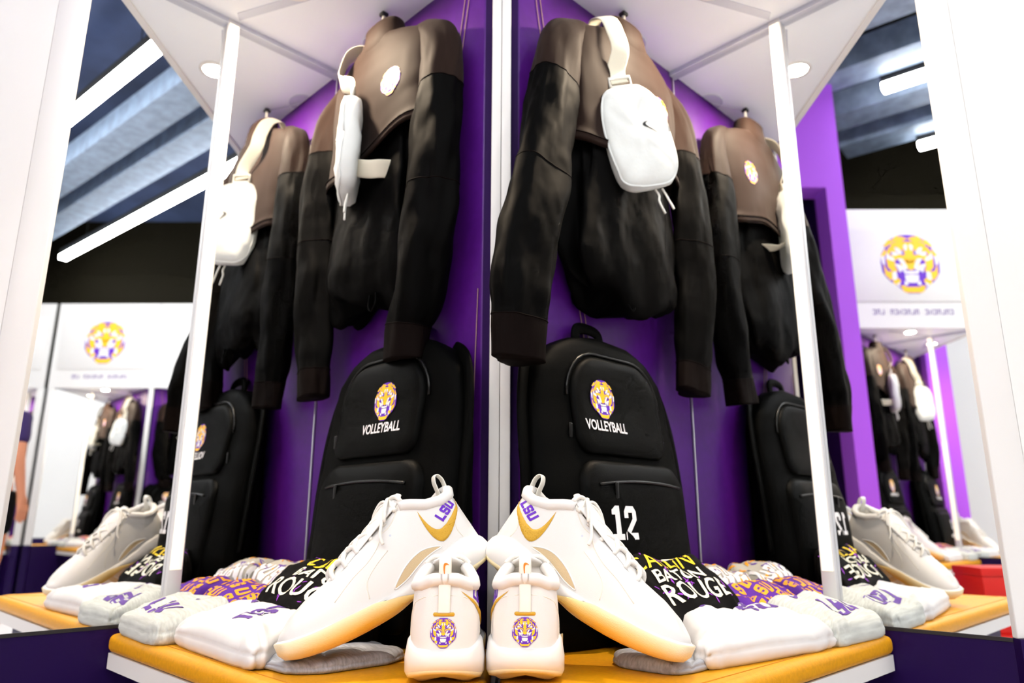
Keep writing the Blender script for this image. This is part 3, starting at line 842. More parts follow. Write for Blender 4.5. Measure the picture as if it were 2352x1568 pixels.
def make_top(sd):
    word = SIDEWORD[sd]
    lab = {-1: 'dark high-neck pullover hanging left of the white post, tiger crest showing on chest',
           1: 'dark high-neck pullover hanging right of the white post, pouch across its chest'}[sd]
    r = thing('hanging_pullover', lab, 'pullover', group='pullovers hanging in the lockers', mtx=wallmtx(sd, 0.305, 0, 0))
    near = 1 if sd == -1 else -1            # local x of the sleeve next to the middle post
    yc = -0.047
    # boxy brown upper body, its hem standing off the black body below
    tabU = [(0.885, (0.170, 0.050)), (0.90, (0.172, 0.052)), (0.915, (0.166, 0.046)), (0.97, (0.166, 0.043)), (1.03, (0.176, 0.042)), (1.07, (0.176, 0.040)),
            (1.105, (0.178, 0.036)), (1.132, (0.160, 0.034)), (1.150, (0.122, 0.036)), (1.160, (0.088, 0.037)), (1.168, (0.060, 0.033)), (1.172, (0.040, 0.022))]
    wr = folds(0.05, 1.6, 2+sd, 7.0)
    rings = [ell_ring(0, yc, z, a, b, 64, 2.5, None, lambda t, zz: wr(t, zz)*(1-smooth01(1.02, 1.14, zz))) for z, (a, b) in resample(tabU, 34)]
    hem = {-1: 0.030, 1: 0.006}[sd]
    for ring in rings:
        for q_ in ring:
            q_.z += (hem*(q_.x/0.17) + 0.012*math.sin(q_.x*22+sd))*(1-smooth01(0.93, 1.04, q_.z))
    inner = [Vector((p.x*0.94, yc+(p.y-yc)*0.92, p.z+0.03)) for p in rings[0]]
    body = loft_obj('upper_body', [inner]+rings, 'garment_brown', r, False, False)
    band = [Vector((p.x*1.004, yc+(p.y-yc)*1.012, p.z)) for p in rings[2]]
    tube('hem_seam', band+[band[0]], 0.0012, 'garment_rib', r, 5)
    # collar
    tabC = [(1.122, (0.098, 0.024)), (1.142, (0.080, 0.031)), (1.155, (0.068, 0.034)), (1.168, (0.061, 0.033)), (1.182, (0.057, 0.030)), (1.195, (0.0560, 0.027)), (1.2035, (0.0560, 0.0250)), (1.2045, (0.0540, 0.0225)), (1.195, (0.0525, 0.0210)), (1.16, (0.051, 0.021))]
    cr = [ell_ring(0.004*math.sin(z*60), yc-0.004-0.05*(z-1.15), z, a, b, 48, 2.6, Matrix.Rotation(-0.10*smooth01(1.15, 1.20, z), 3, 'X')) for z, (a, b) in tabC]
    loft_obj('collar', cr, 'garment_brown', r, False, True)
    # gathered black lower body
    tabL = [(0.585, (0.100, 0.030)), (0.592, (0.122, 0.040)), (0.61, (0.142, 0.048)), (0.65, (0.154, 0.052)), (0.72, (0.150, 0.050)), (0.80, (0.140, 0.044)), (0.88, (0.132, 0.038)), (0.95, (0.125, 0.034))]
    wl = folds(0.17, 2.6, 5+sd, 4.0)
    rings = [ell_ring(-0.012 if sd == -1 else -0.022, yc+0.004, z, a*(1.0 if sd == -1 else 1.10), b, 72, 2.2, None, lambda t, zz: wl(t, zz)) for z, (a, b) in resample(tabL, 40)]
    for ring in rings:
        for k_, q_ in enumerate(ring):
            t = 2*PI*k_/72; lowk = 1-smooth01(0.60, 0.86, q_.z)
            f_ = 1+0.055*lowk*math.sin(9*t+3*noise.noise(Vector((math.cos(t), math.sin(t), q_.z*6+sd))))
            q_.x *= f_; q_.y = yc+(q_.y-yc)*(f_+0.03*math.sin(5*t+q_.z*30))
            q_.z += (0.020*math.sin(2*t+sd) + 0.012*math.sin(5*t))*(1-smooth01(0.60, 0.72, q_.z))
    loft_obj('lower_body', rings, 'garment_black', r, True, True)
    tube('hem_cord', [(0.03*near, yc-0.03, 0.60), (0.035*near, yc-0.035, 0.575), (0.045*near, yc-0.035, 0.565), (0.052*near, yc-0.032, 0.578), (0.05*near, yc-0.03, 0.60)], 0.0022, 'garment_black', r, 6, 5)
    mats = ('garment_brown', 'garment_black', 'garment_black', 'garment_rib')
    # sleeves
    if sd == -1:
        nearp = [(0.080, yc, 1.140), (0.145, yc-0.001, 1.120), (0.186, yc-0.004, 1.058), (0.194, yc-0.012, 0.93), (0.192, yc-0.018, 0.80), (0.184, yc-0.022, 0.68), (0.165, yc-0.022, 0.575), (0.142, yc-0.022, 0.525), (0.138, yc-0.022, 0.458)]
        farp = [(-0.080, yc, 1.140), (-0.145, yc-0.001, 1.120), (-0.196, yc-0.008, 1.058), (-0.206, yc-0.018, 0.93), (-0.205, yc-0.02, 0.80), (-0.200, yc-0.02, 0.66), (-0.190, yc-0.018, 0.54), (-0.186, yc-0.018, 0.49), (-0.182, yc-0.018, 0.43)]
    else:
        nearp = [(-0.080, yc, 1.140), (-0.145, yc-0.001, 1.120), (-0.202, yc-0.004, 1.058), (-0.232, yc-0.012, 0.93), (-0.268, yc-0.020, 0.80), (-0.306, yc-0.026, 0.66), (-0.332, yc-0.03, 0.55), (-0.338, yc-0.03, 0.495), (-0.340, yc-0.03, 0.425)]
        farp = [(0.080, yc, 1.140), (0.145, yc-0.001, 1.120), (0.194, yc-0.006, 1.058), (0.204, yc-0.014, 0.93), (0.210, yc-0.018, 0.80), (0.206, yc-0.02, 0.66), (0.190, yc-0.018, 0.55), (0.180, yc-0.018, 0.50), (0.172, yc-0.018, 0.44)]
    rad = [0.016, 0.030, 0.045, 0.055, 0.056, 0.057, 0.054, 0.047, 0.046]
    sleeve(r, nearp, rad, (0.335, 0.54, 0.895), 11+sd, mats, 0.70)
    sleeve(r, farp, [q*0.94 for q in rad], (0.335, 0.54, 0.895), 17+sd, mats, 0.64)
    # chest crest on the wearer's left
    bv = bvh_of(body)
    decal('crest', tiger_layers(0.062, 0.016), bv, (0.078, yc-0.05, 1.030), (1, 0, 0), (0, 0, 1), (0, -1, 0), r, 0.008, 0.001, 0.0004)
    return r
TOPS = {sd: make_top(sd) for sd in (-1, 1)}

# cloth pressed against the wall lies flat on it
def press(roots):
    for r in roots:
        for c in r.children:
            for v in c.data.vertices:
                if v.co.y > -0.001: v.co.y = -0.001
press(TOPS.values())

# ------------------------------------------------------------------ white belt pouches
def make_pouch(sd):
    lab = {-1: 'white belt pouch hung over the pullover left of the post, seen nearly edge-on',
           1: 'white belt pouch on the pullover right of the post, small black check'}[sd]
    X0 = {-1: -0.016, 1: -0.050}[sd]
    base = wallmtx(sd, 0.305, 0, 0) @ Matrix.Translation((X0, -0.112, 0.905)) @ Matrix.Rotation(-0.60, 4, 'Z') @ Matrix.Rotation({-1: -0.06, 1: -0.24}[sd], 4, 'Y')
    r = thing('belt_pouch', lab, 'pouch', group='white belt pouches', mtx=base)
    W, H, D = 0.068, 0.108, 0.021
    rings = []
    prof = [(-1.0, 0.55), (-0.95, 0.82), (-0.75, 0.95), (-0.3, 1.0), (0.2, 1.0), (0.55, 0.975), (0.8, 0.90), (0.93, 0.80), (1.0, 0.66), (1.04, 0.52), (1.06, 0.38), (1.07, 0.25), (1.075, 0.13), (1.075, 0.03)]
    n = 60
    for dy, sc in prof:
        ring = []
        for k in range(n):
            t = 2*PI*k/n; c, s = math.cos(t), math.sin(t)
            x = W*math.copysign(abs(c)**(2/3.6), c)*sc; z = H*math.copysign(abs(s)**(2/3.2), s)*sc
            x *= 1-0.10*(z/H if z > 0 else 0)
            wob = 1+0.025*noise.noise(Vector((c*2, s*2, dy*2+sd)))
            yy = -dy*D + 0.006*noise.noise(Vector((x*26, z*20, sd*4.0))) + 0.003*noise.noise(Vector((x*60, z*45, 3)))
            ring.append(Vector((x*wob, yy, z*wob)))
        rings.append(ring)
    body = loft_obj('pouch_body', rings, 'bag_white', r)
    bv = bvh_of(body)
    # piping round the front
    tube('piping', rings[5]+[rings[5][0]], 0.0022, 'bag_white', r, 6)
    decal('check_mark', [('print_black', [swoosh(0.036, rot=-1.05, fat=0.9)])], bv, (0.022, -0.03, 0.005), (1, 0, 0), (0, 0, 1), (0, -1, 0), r, 0.004, 0.0006)
    # buckle and webbing over the collar
    bk = tube('buckle', [(-0.022, 0, 0.113), (0.022, 0, 0.113), (0.022, 0, 0.132), (-0.022, 0, 0.132), (-0.022, 0, 0.113)], 0.0035, 'plastic_white', r, 8)
    inv = base.inverted(); G = wallmtx(sd, 0.305, 0, 0)
    g = lambda x, y, z: inv @ (G @ Vector((x, y, z)))
    strap = [Vector((0, 0, 0.120)), Vector((0.0, 0.002, 0.15)), g(-0.080, -0.104, 1.09), g(-0.086, -0.098, 1.13), g(-0.086, -0.080, 1.172), g(-0.080, -0.045, 1.188), g(-0.062, -0.012, 1.15)]
    tube('strap', strap, 0, 'webbing', r, 10, 6, (0.0185, 0.0014), Vector((0, 1, 0)))
    low = [Vector((0.030, 0.012, -0.055)), g(X0+0.058, -0.104, 0.846), g(X0+0.078, -0.088, 0.846), g(X0+0.09, -0.060, 0.85)]
    tube('lower_strap', low, 0, 'webbing', r, 10, 6, (0.0175, 0.0014), Vector((0, 1, 0)))
    for k, (dx, ln) in enumerate(((0.010, 0.050), (0.024, 0.044))):
        tube('zip_cord', [(dx, 0.004, -0.108), (dx+0.003, 0.002, -0.122), (dx-0.001+0.006*k, 0.0, -0.135), (dx+0.004+0.006*k, 0.0, -0.110-ln)], 0.0022, 'plastic_white', r, 6, 4)
    return r
POUCHES = {sd: make_pouch(sd) for sd in (-1, 1)}

# ------------------------------------------------------------------ backpacks
def rrect(x0, x1, z0, z1, rr, n=8, top=None):
    top = top or rr; out = []
    for cx_, cz_, r_, a0 in ((x1-top, z1-top, top, 0), (x0+top, z1-top, top, PI/2), (x0+rr, z0+rr, rr, PI), (x1-rr, z0+rr, rr, 3*PI/2)):
        for k in range(n+1): out.append((cx_+r_*math.cos(a0+k*PI/2/n), cz_+r_*math.sin(a0+k*PI/2/n)))
    return out

def dome_panel(name, outline, bvh, n, depth, m, parent):
    """a soft raised panel on the pack: outline in x, z, laid on the surface, bulging out"""
    cx_ = sum(p[0] for p in outline)/len(outline); cz_ = sum(p[1] for p in outline)/len(outline)
    rings = []
    for sc, h in ((1.0, -0.004), (1.0, 0.25), (0.975, 0.75), (0.93, 0.95), (0.8, 1.02), (0.55, 1.06), (0.25, 1.08), (0.04, 1.085)):
        ring = []
        for x, z in outline:
            px, pz = cx_+(x-cx_)*sc, cz_+(z-cz_)*sc
            hit = bvh.ray_cast(Vector((px, -0.5, pz)), Vector((0, 1, 0)))[0]
            if hit is None: hit = bvh.find_nearest(Vector((px, -0.1, pz)))[0]
            ring.append(Vector((px, hit.y-depth*h+0.002*noise.noise(Vector((px*25, pz*25, n))), pz)))
        rings.append(ring)
    return loft_obj(name, rings, m, parent, False, True)

def make_pack(sd):
    lab = {-1: 'black backpack with tiger crest leaning on the purple wall left of the post',
           1: 'black backpack with tiger crest and number 12, right of the white post'}[sd]
    r = thing('backpack', lab, 'backpack', group='black team backpacks', mtx=wallmtx(sd, 0.222 if sd == -1 else 0.205, 0, 0.0))
    tab = [(0.002, (0.178, 0.052, -0.058)), (0.02, (0.190, 0.060, -0.062)), (0.10, (0.196, 0.062, -0.062)), (0.22, (0.196, 0.054, -0.056)), (0.30, (0.194, 0.045, -0.047)),
           (0.38, (0.188, 0.038, -0.040)), (0.43, (0.176, 0.036, -0.038)), (0.465, (0.146, 0.034, -0.036)), (0.49, (0.105, 0.030, -0.034)), (0.503, (0.062, 0.024, -0.032)), (0.508, (0.02, 0.01, -0.031))]
    wr = folds(0.022, 1.5, 9+sd, 5)
    rings = [ell_ring(0, y, z, a, b, 72, 3.2, None, wr) for z, (a, b, y) in resample(tab, 44)]
    rings.append([Vector((0, tab[-1][1][2], 0.509)) for _ in range(72)])
    body = loft_obj('main_body', rings, 'pack_black', r)
    bv = bvh_of(body)
    up = dome_panel('upper_pocket', rrect(-0.118, 0.125, 0.292, 0.462, 0.03, 8, 0.075), bv, 1+sd, 0.010, 'pack_panel', r)
    lo = dome_panel('lower_pocket', rrect(-0.128, 0.155, 0.020, 0.283, 0.04, 8, 0.045), bv, 5+sd, 0.014, 'pack_panel', r)
    bu, bl = bvh_of(up), bvh_of(lo)
    def on(b_, pts, lift):
        out = []
        for x, z in pts:
            h = b_.ray_cast(Vector((x, -0.5, z)), Vector((0, 1, 0)))[0] or b_.find_nearest(Vector((x, -0.1, z)))[0]
            out.append(Vector((h.x, h.y-lift, h.z)))
        return out
    tube('zip', on(bv, [(x*1.06, 0.377+(z-0.377)*1.07) for x, z in rrect(-0.118, 0.125, 0.292, 0.462, 0.03, 8, 0.075)[:18]], 0.0015), 0.0028, 'zip_black', r, 6)
    zp = tube('zip', on(bl, [(-0.098, 0.243), (-0.06, 0.247), (0.0, 0.250), (0.07, 0.249), (0.13, 0.244)], 0.0012), 0.0026, 'zip_black', r, 6, 5)
    q = on(bl, [(-0.060, 0.247)], 0.004)[0]
    box('zip_pull', (q.x-0.004, q.y-0.002, q.z-0.026), (q.x+0.004, q.y+0.001, q.z), 'zip_black', r, 0.0012)
    q = on(bv, [(-0.128, 0.340)], 0.004)[0]
    box('zip_pull', (q.x-0.004, q.y-0.002, q.z-0.024), (q.x+0.004, q.y+0.001, q.z), 'zip_black', r, 0.0012)
    # shoulder strap bulges at the sides and the carry loop on top
    for sg in (-1, 1):
        tube('side_strap', [(sg*0.12, -0.012, 0.47), (sg*0.168, -0.03, 0.44), (sg*0.192, -0.045, 0.36), (sg*0.198, -0.06, 0.24), (sg*0.196, -0.07, 0.12)], 0, 'pack_black', r, 10, 6, (0.022, 0.006), Vector((0, 1, 0)))
    tube('carry_loop', [(-0.035, -0.02, 0.50), (-0.03, -0.018, 0.525), (0, -0.016, 0.532), (0.03, -0.018, 0.525), (0.035, -0.02, 0.50)], 0, 'pack_black', r, 8, 6, (0.011, 0.004), Vector((0, 1, 0)))
    ex = 0.031 if sd == -1 else -0.047
    decal('crest', tiger_layers(0.068, 0.014), bu, (ex, -0.2, 0.386), (1, 0, 0), (0, 0, 1), (0, -1, 0), r, 0.012, 0.001, 0.0004, reach=0.2)
    decal('team_word', [('logo_white', [text_tris('VOLLEYBALL', 0.0175, 0.0, 0.018, width=0.108)])], bu, (ex, -0.2, 0.340), (1, 0, 0), (0, 0, 1), (0, -1, 0), r, 0.006, 0.0018, reach=0.2)
    num = [ONE_, [(x+0.70, y) for x, y in TWO_]]
    decal('number', [('logo_white', T2(num, 0.044, 0.052, -0.03))], bl, (0.100 if sd == -1 else -0.052, -0.2, 0.158), (1, 0, 0), (0, 0, 1), (0, -1, 0), r, 0.01, 0.001, reach=0.2)
    tg = on(bl, [(0.060, 0.118)], 0.002)[0]
    box('size_tag', (tg.x-0.03, tg.y-0.002, tg.z-0.008), (tg.x+0.03, tg.y+0.001, tg.z+0.008), 'plastic_white', r, 0.001)
    return r
PACKS = {sd: make_pack(sd) for sd in (-1, 1)}
press(PACKS.values())

# ------------------------------------------------------------------ folded shirts on the benches
def make_shirt(name, label, m, sd, s, d, a, b, h, rot=0.0, base=0.0, slope=0.0, seed=0, layers=2, group='folded shirts on the benches', p=7.0, roll=0.0, shear=(0, 0), crease=0.0045):
    """s, d centre on the bench; a along the wall, b across, half sizes; slope raises the side next to the wall"""
    r = thing(name, label, 'shirt', group=group, mtx=wallmtx(sd, s, d, base+0.0004) @ Matrix.Rotation(rot, 4, 'Z'))
    n = 96
    def outline(k, sc, z):
        t = 2*PI*k/n; c, q = math.cos(t), math.sin(t)
        x = a*math.copysign(abs(c)**(2/p), c); y = b*math.copysign(abs(q)**(2/p), q)
        wob = 1+0.06*noise.noise(Vector((c*2.2+seed, q*2.2, z*14)))+0.03*noise.noise(Vector((c*6+seed, q*6, z*40)))
        return Vector((x*sc*wob, y*sc*wob, 0))
    prof = [(0.0, 0.93), (0.10, 0.975), (0.28, 1.0), (0.42, 0.992), (0.50, 0.975), (0.58, 0.985), (0.72, 0.975), (0.84, 0.94), (0.92, 0.895), (0.97, 0.84),
            (1.0, 0.77), (1.02, 0.68), (1.04, 0.58), (1.055, 0.48), (1.065, 0.38), (1.07, 0.28), (1.075, 0.18), (1.075, 0.07)]
    rings = []
    for zf, sc in prof:
        ring = []
        for k in range(n):
            v = outline(k, sc, zf*h)
            v.x += v.y*(shear[0]+(shear[1]-shear[0])*(v.x/a*0.5+0.5))
            zz = zf*h*(1+slope*(v.y/b)*0.9)
            if zf > 0.5:
                zz += min(1, (zf-0.5)*2)*h*(0.16*noise.noise(Vector((v.x*9+seed, v.y*9, 1.7)))+0.16*(0.5-abs(noise.noise(Vector((v.x*17+v.y*9+seed, v.y*14-v.x*6, 4.1))))*1.6))
            if crease:
                cx0, cy0 = -a*1.1, -b*1.3
                ph = math.atan2(v.y-cy0, v.x-cx0); dd = math.hypot(v.x-cx0, v.y-cy0)
                rg = 1-abs(math.sin(5.5*ph+1.4*noise.noise(Vector((dd*14, ph*2, seed)))+seed))
                cx1, cy1 = a*1.2, -b*0.6
                p2 = math.atan2(v.y-cy1, v.x-cx1)
                r2 = 1-abs(math.sin(4.5*p2+1.2*noise.noise(Vector((p2*2, seed, v.y*12)))+2*seed))
                zz -= crease*(rg**3*1.3+r2**3)*smooth01(0.15, 0.7, zf)
            ring.append(Vector((v.x, v.y, max(0.0, zz))))
        rings.append(ring)
    body = loft_obj('cloth', rings, m, r)
    # rolled front fold
    if roll:
        pts = [Vector((-a*0.86+a*1.72*k/14, -b*0.985-0.004*math.sin(k*1.3+seed), h*0.20+0.004*math.sin(k*0.9+seed))) for k in range(15)]
        tube('fold', pts, [roll*(0.55+0.45*math.sin(PI*k/14)) for k in range(15)], m, r, 10)
    return r, body

def on_shirt(r, body, name, layers, x, y, rot=0.0, maxlen=0.006, lift=0.0007):
    c, q = math.cos(rot), math.sin(rot)
    return decal(name, layers, bvh_of(body), (x, y, 0.0), (c, q, 0), (-q, c, 0), (0, 0, 1), r, maxlen, lift, 0.0003, reach=0.4)

def scribble(rr, n, x0, x1, y0, y1, sz):
    out = []
    for _ in range(n):
        x = rr.uniform(x0, x1); y = rr.uniform(y0, y1); a = rr.uniform(0, PI); l = rr.uniform(0.4, 1)*sz; wd = l*rr.uniform(0.15, 0.3)
        ca, sa = math.cos(a), math.sin(a)
        out.append([(x+ca*u-sa*v_, y+sa*u+ca*v_) for u, v_ in ((-l, 0), (-l*0.3, wd), (l, wd*0.5), (l*0.8, -wd*0.6), (-l*0.2, -wd))])
    return out

SHIRTS = {-1: [], 1: []}
def shirts(sd):
    wd = SIDEWORD[sd]; keep = SHIRTS[sd]
    # grey heather one at the mirror
    r, b = make_shirt('folded_shirt', 'pale grey heather folded shirt with purple letters at the %s mirror' % wd, 'shirt_heather', sd, 0.468, 0.300, 0.098, 0.064, 0.052, -0.03, 0, 0.28, 3+sd, 2)
    keep.append((r, 'grey heather shirt'))
    on_shirt(r, b, 'letters', [('print_purple', lsu(0.036, 0, 0, 0, 0.15, 1.0))], 0.012*sd, -0.018, 0.0)
    on_shirt(r, b, 'check', [('print_purple', [swoosh(0.036, rot=0.5)])], -0.045*sd, 0.03, 0)
    # white one in front
    r, b = make_shirt('folded_shirt', 'bright white folded shirt with purple check in front on the %s cushion' % wd, 'shirt_white', sd, 0.256 if sd == 1 else 0.266, 0.268, 0.140, 0.076, 0.050, -0.14 if sd == 1 else -0.05, 0, 0.2, 8+sd, 2, shear=(0.85, 0.1) if sd == 1 else (-0.1, -0.85))
    keep.append((r, 'white shirt'))
    if sd == 1:
        on_shirt(r, b, 'check', [('print_purple', [swoosh(0.05, rot=0.1)])], -0.035, 0.044, 0)
        on_shirt(r, b, 'letters', [('print_purple', lsu(0.036, 0, 0, 0, 0.2))], 0.072, 0.045, -0.4)
    else:
        on_shirt(r, b, 'letters', [('print_purple', lsu(0.036, 0, 0, 0, 0.1))], 0.040, 0.005, -1.15)
        on_shirt(r, b, 'check', [('print_purple', [swoosh(0.045, rot=0.2)])], -0.06, 0.045, 0)
    # blue grey one under the propped shoe
    make_shirt('folded_shirt', 'blue-grey heather folded shirt lying half under the %s propped shoe' % wd, 'shirt_blue_heather', sd, 0.085 if sd == -1 else 0.060, 0.235 if sd == -1 else 0.250, 0.080 if sd == -1 else 0.052, 0.095 if sd == -1 else 0.060, 0.0165, 0.0, 0, 0, 12+sd, 2, p=3.2, crease=0.004)
    # black song tee against the pack, rising to the wall
    r, b = make_shirt('folded_tee', 'black folded tee with yellow and cream song lettering on the %s bench' % wd, 'shirt_black', sd, 0.232, 0.178, 0.132, 0.050, 0.098, 0.0, 0, 0.42, 15+sd, 2, p=4.0)
    rr = random.Random(21+sd)
    bvb = bvh_of(b); vdir = Vector((0, 0.80, 0.60)); ndir = Vector((0, -0.60, 0.80)); o0 = Vector((-0.005*sd, 0, 0.104))
    decal('paint_flecks', [('print_violet', scribble(rr, 34, -0.115, 0.115, -0.058, 0.055, 0.008))], bvb, o0, (1, 0, 0), vdir, ndir, r, 0.006, 0.0007, 0.0003, reach=0.2)
    decal('lettering', [('print_yellow', [text_tris("CALLIN'", 0.029, 0, 0.0, -0.014*sd, 0.030, width=0.172)]),
                        ('print_cream', [text_tris('BATON', 0.022, 0, 0.02, -0.004*sd, 0.000, width=0.130), text_tris('ROUGE', 0.034, 0, 0.015, 0.012*sd, -0.032, width=0.165)])], bvb, o0, (1, 0, 0), vdir, ndir, r, 0.008, 0.0010, 0.0003, reach=0.2)
    # purple tee and the grey printed tee next to the mirror
    r, b = make_shirt('folded_tee', 'purple folded tee with gold lettering between black tee and %s mirror' % wd, 'shirt_purple', sd, 0.484, 0.182, 0.090, 0.052, 0.064, 0, 0, 0.28, 25+sd, 2, p=4)
    keep.append((r, 'purple tee'))
    g = []
    for row in range(3):
        for k in range(6):
            x = -0.072+k*0.026; y = -0.044+row*0.030
            g += T2([S_ if (k+row) % 3 == 0 else (U_ if (k+row) % 3 == 1 else L_)], 0.020, 0.024, x, y, 0.2)
    on_shirt(r, b, 'lettering', [('print_gold', g)], 0, 0, 0.08*sd)
    r, b = make_shirt('folded_tee', 'grey folded tee with white and gold print, back corner of %s bench' % wd, 'shirt_grey', sd, 0.494, 0.088, 0.082, 0.048, 0.094, 0, 0, 0.16, 31+sd, 3, p=4)
    hh = []
    for k in range(7):
        hh += T2([S_ if k % 2 else U_], 0.022, 0.034, -0.078+k*0.023, -0.044, 0.25)
    g = scribble(random.Random(5), 26, -0.07, 0.07, -0.044, 0.044, 0.014)
    on_shirt(r, b, 'print', [('print_purple', scribble(random.Random(9), 20, -0.07, 0.07, -0.044, 0.044, 0.016)), ('print_gold', g), ('logo_white', hh)], 0, 0, 0)
    # second pale shirt tucked behind the white one
    r, b = make_shirt('folded_shirt', 'pale folded shirt with purple lettering tucked behind the white one, %s bench' % wd, 'shirt_white', sd, 0.345, 0.208, 0.060, 0.030, 0.050, 0.05*sd, 0, 0.1, 41+sd, 2)
    on_shirt(r, b, 'letters', [('print_purple', lsu(0.028, 0, 0, 0, 0.1))], 0.0, 0, 0.2)
for sd in (-1, 1): shirts(sd)

# ------------------------------------------------------------------ the room behind the camera (seen in the mirrors)
def struct(o):
    return tag(o, kind='structure')
XR, XL, YB, ZC = 4.75, -2.95, -4.6, 3.55
struct(box('floor', (XL-0.1, YB-0.1, -0.05), (XR+0.1, 2.0, -0.002), 'carpet'))
struct(box('ceiling', (XL-0.1, YB-0.1, ZC), (XR+0.1, 2.0, ZC+0.1), 'ceiling_deck'))
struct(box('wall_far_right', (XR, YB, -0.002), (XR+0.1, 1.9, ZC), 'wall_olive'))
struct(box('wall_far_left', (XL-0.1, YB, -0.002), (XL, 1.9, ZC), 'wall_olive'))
struct(box('wall_back', (XL-0.1, YB-0.1, -0.002), (XR+0.1, YB, ZC), 'laminate'))
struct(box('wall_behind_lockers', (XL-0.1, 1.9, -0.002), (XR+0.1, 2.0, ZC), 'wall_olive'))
# plain white panels that carry on the locker front beside the mirrors
for sd, x1 in ((-1, -1.72), (1, 3.70)):
    a0, a1 = sorted((sd*(MX+0.056), x1))
    struct(box('wall_panel_'+SIDEWORD[sd], (a0, WY-0.012, ZM), (a1, WY+0.02, ZF), 'laminate'))
    struct(box('wall_panel_base_'+SIDEWORD[sd], (a0, WY-0.016, 0), (a1, WY+0.02, ZM-0.0005), 'purple_base'))

# ceiling beams and light tubes run slantwise over the room
bd = Vector((0.62, -0.785, 0)).normalized(); bn = Vector((0.785, 0.62, 0)).normalized()
bang = math.atan2(bd.y, bd.x)
def slant(q, t, z): return (bn.x*q+bd.x*t, bn.y*q+bd.y*t, z)
def beam(q, t0, t1, z, wdt=0.20, hgt=0.16, lab=''):
    o = box('ceiling_beam', (t0, -wdt/2, 0), (t1, wdt/2, 0.012), 'galvanised')
    o.location = slant(q, 0, z); o.rotation_euler = (0, 0, bang)
    for y in (-wdt/2, wdt/2-0.012):
        box('flange', (t0, y, 0.0121), (t1, y+0.012, hgt), 'galvanised', o)
    return struct(o)
for q, t0, t1 in ((1.48, -1.2, 5.2), (1.79, -1.2, 5.2), (0.62, -1.5, 5), (-0.75, -1.8, 4.5), (-1.22, -1.7, 4), (-1.70, -1.45, 3.2), (-2.12, -1.35, 2.6)):
    beam(q, t0, t1, 3.08)
TUBES = []
def tube_lamp(q, t0, t1, z, lab):
    r = thing('ceiling_light', lab, 'ceiling light', slant(q, (t0+t1)/2, z), (0, 0, bang), 'linear ceiling lights')
    l = (t1-t0)/2
    box('housing', (-l, -0.035, 0.045), (l, 0.035, 0.10), 'black_paint', r, 0.004)
    box('diffuser', (-l, -0.036, 0.0), (l, 0.036, 0.044), 'tube', r, 0.008)
    for x in (-l*0.7, l*0.7):
        tube('hanger', [(x, 0, 0.10), (x, 0, ZC-z-0.001)], 0.004, 'black_paint', r, 6)
    return r
tube_lamp(2.07, 1.2, 4.40, 3.0, 'long glowing ceiling tube over the opposite lockers, lower one in the left mirror')
tube_lamp(1.11, 0.5, 2.9, 3.0, 'long glowing ceiling tube nearest the top of the left mirror')
tube_lamp(-1.36, -0.95, 2.4, 3.0, 'glowing ceiling tube whose end shows high in the right mirror')
tube_lamp(-2.21, -0.92, 2.2, 3.0, 'glowing ceiling tube at the far right edge of the right mirror')
tube_lamp(-0.15, 0.3, 3.4, 3.0, 'glowing ceiling tube over the middle of the room, out of the picture')

# ductwork in the dark ceiling void
r = thing('air_duct', 'dark round air duct hung under the blue ceiling, top of the right mirror', 'duct', (-1.45, -0.1, 3.38), (0, 0, bang+0.25))
loft_obj('duct_body', [[Vector((x, 0.13*math.cos(a), 0.13*math.sin(a))) for a in [k*PI/12 for k in range(24)]] for x in (-1.2, -0.4, 0.4, 1.2)], 'black_paint', r)
for x in (-0.8, 0, 0.8):
    tube('duct_band', [(x, 0.133*math.cos(k*PI/12), 0.133*math.sin(k*PI/12)) for k in range(25)], 0.006, 'zip_black', r, 6)

# purple portal wall with a dark doorway, left side of the room
struct(box('wall_portal_jamb', (-1.85, 0.165, 0), (-1.70, 0.262, 3.10), 'purple_wall'))
struct(box('wall_portal_head', (-1.85, 0.2625, 2.44), (-1.70, 1.17, 3.10), 'purple_wall'))
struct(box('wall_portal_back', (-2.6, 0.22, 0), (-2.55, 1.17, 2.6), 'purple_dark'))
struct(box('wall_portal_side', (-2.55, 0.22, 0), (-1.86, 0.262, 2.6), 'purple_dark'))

# rows of the same lockers along both sides, as far as the mirrors show them
def world_copy(o, M):
    c = copy_tree(o); c.matrix_world = M @ o.matrix_world; return c
bpy.context.view_layer.update()
def row(M, sides, where, k):
    for sdx in sides + (0,):
        for o in BAY[sdx]:
            c = world_copy(o, M)
        for o in BAYT[sdx]:
            c = world_copy(o, M)
            c['label'] = {'wall_mirror': 'mirror of a locker %s', 'garment_hook': 'garment hook of a locker %s', 'downlight': 'downlight of a locker %s', 'locker_bench': 'gold bench of a locker %s', 'light_bar': 'light bar on a mirror %s'}[o.name.split('.')[0]] % where + ', %s half' % SIDEWORD[sdx]
            c['group'] = 'lockers across the room'
        if sdx:
            for dct, nm in ((TOPS, 'black pullover'), (POUCHES, 'white pouch'), (PACKS, 'black backpack')):
                c = world_copy(dct[sdx], M); c['label'] = '%s in a locker %s, %s half' % (nm, where, SIDEWORD[sdx])
            for w_ in ('low', 'up'):
                c = world_copy(SHOES[(sdx, w_)], M); c['label'] = 'white shoe, %s, in a locker %s, %s half' % ('standing' if w_ == 'low' else 'propped', where, SIDEWORD[sdx])
            for o, nm in SHIRTS[sdx]:
                c = world_copy(o, M); c['label'] = 'folded %s in a locker %s, %s half' % (nm, where, SIDEWORD[sdx])
MR = lambda x, y: Matrix.Translation((x, y, 0)) @ Matrix.Rotation(-PI/2, 4, 'Z')
ML = lambda x, y: Matrix.Translation((x, y, 0)) @ Matrix.Rotation(PI/2, 4, 'Z')
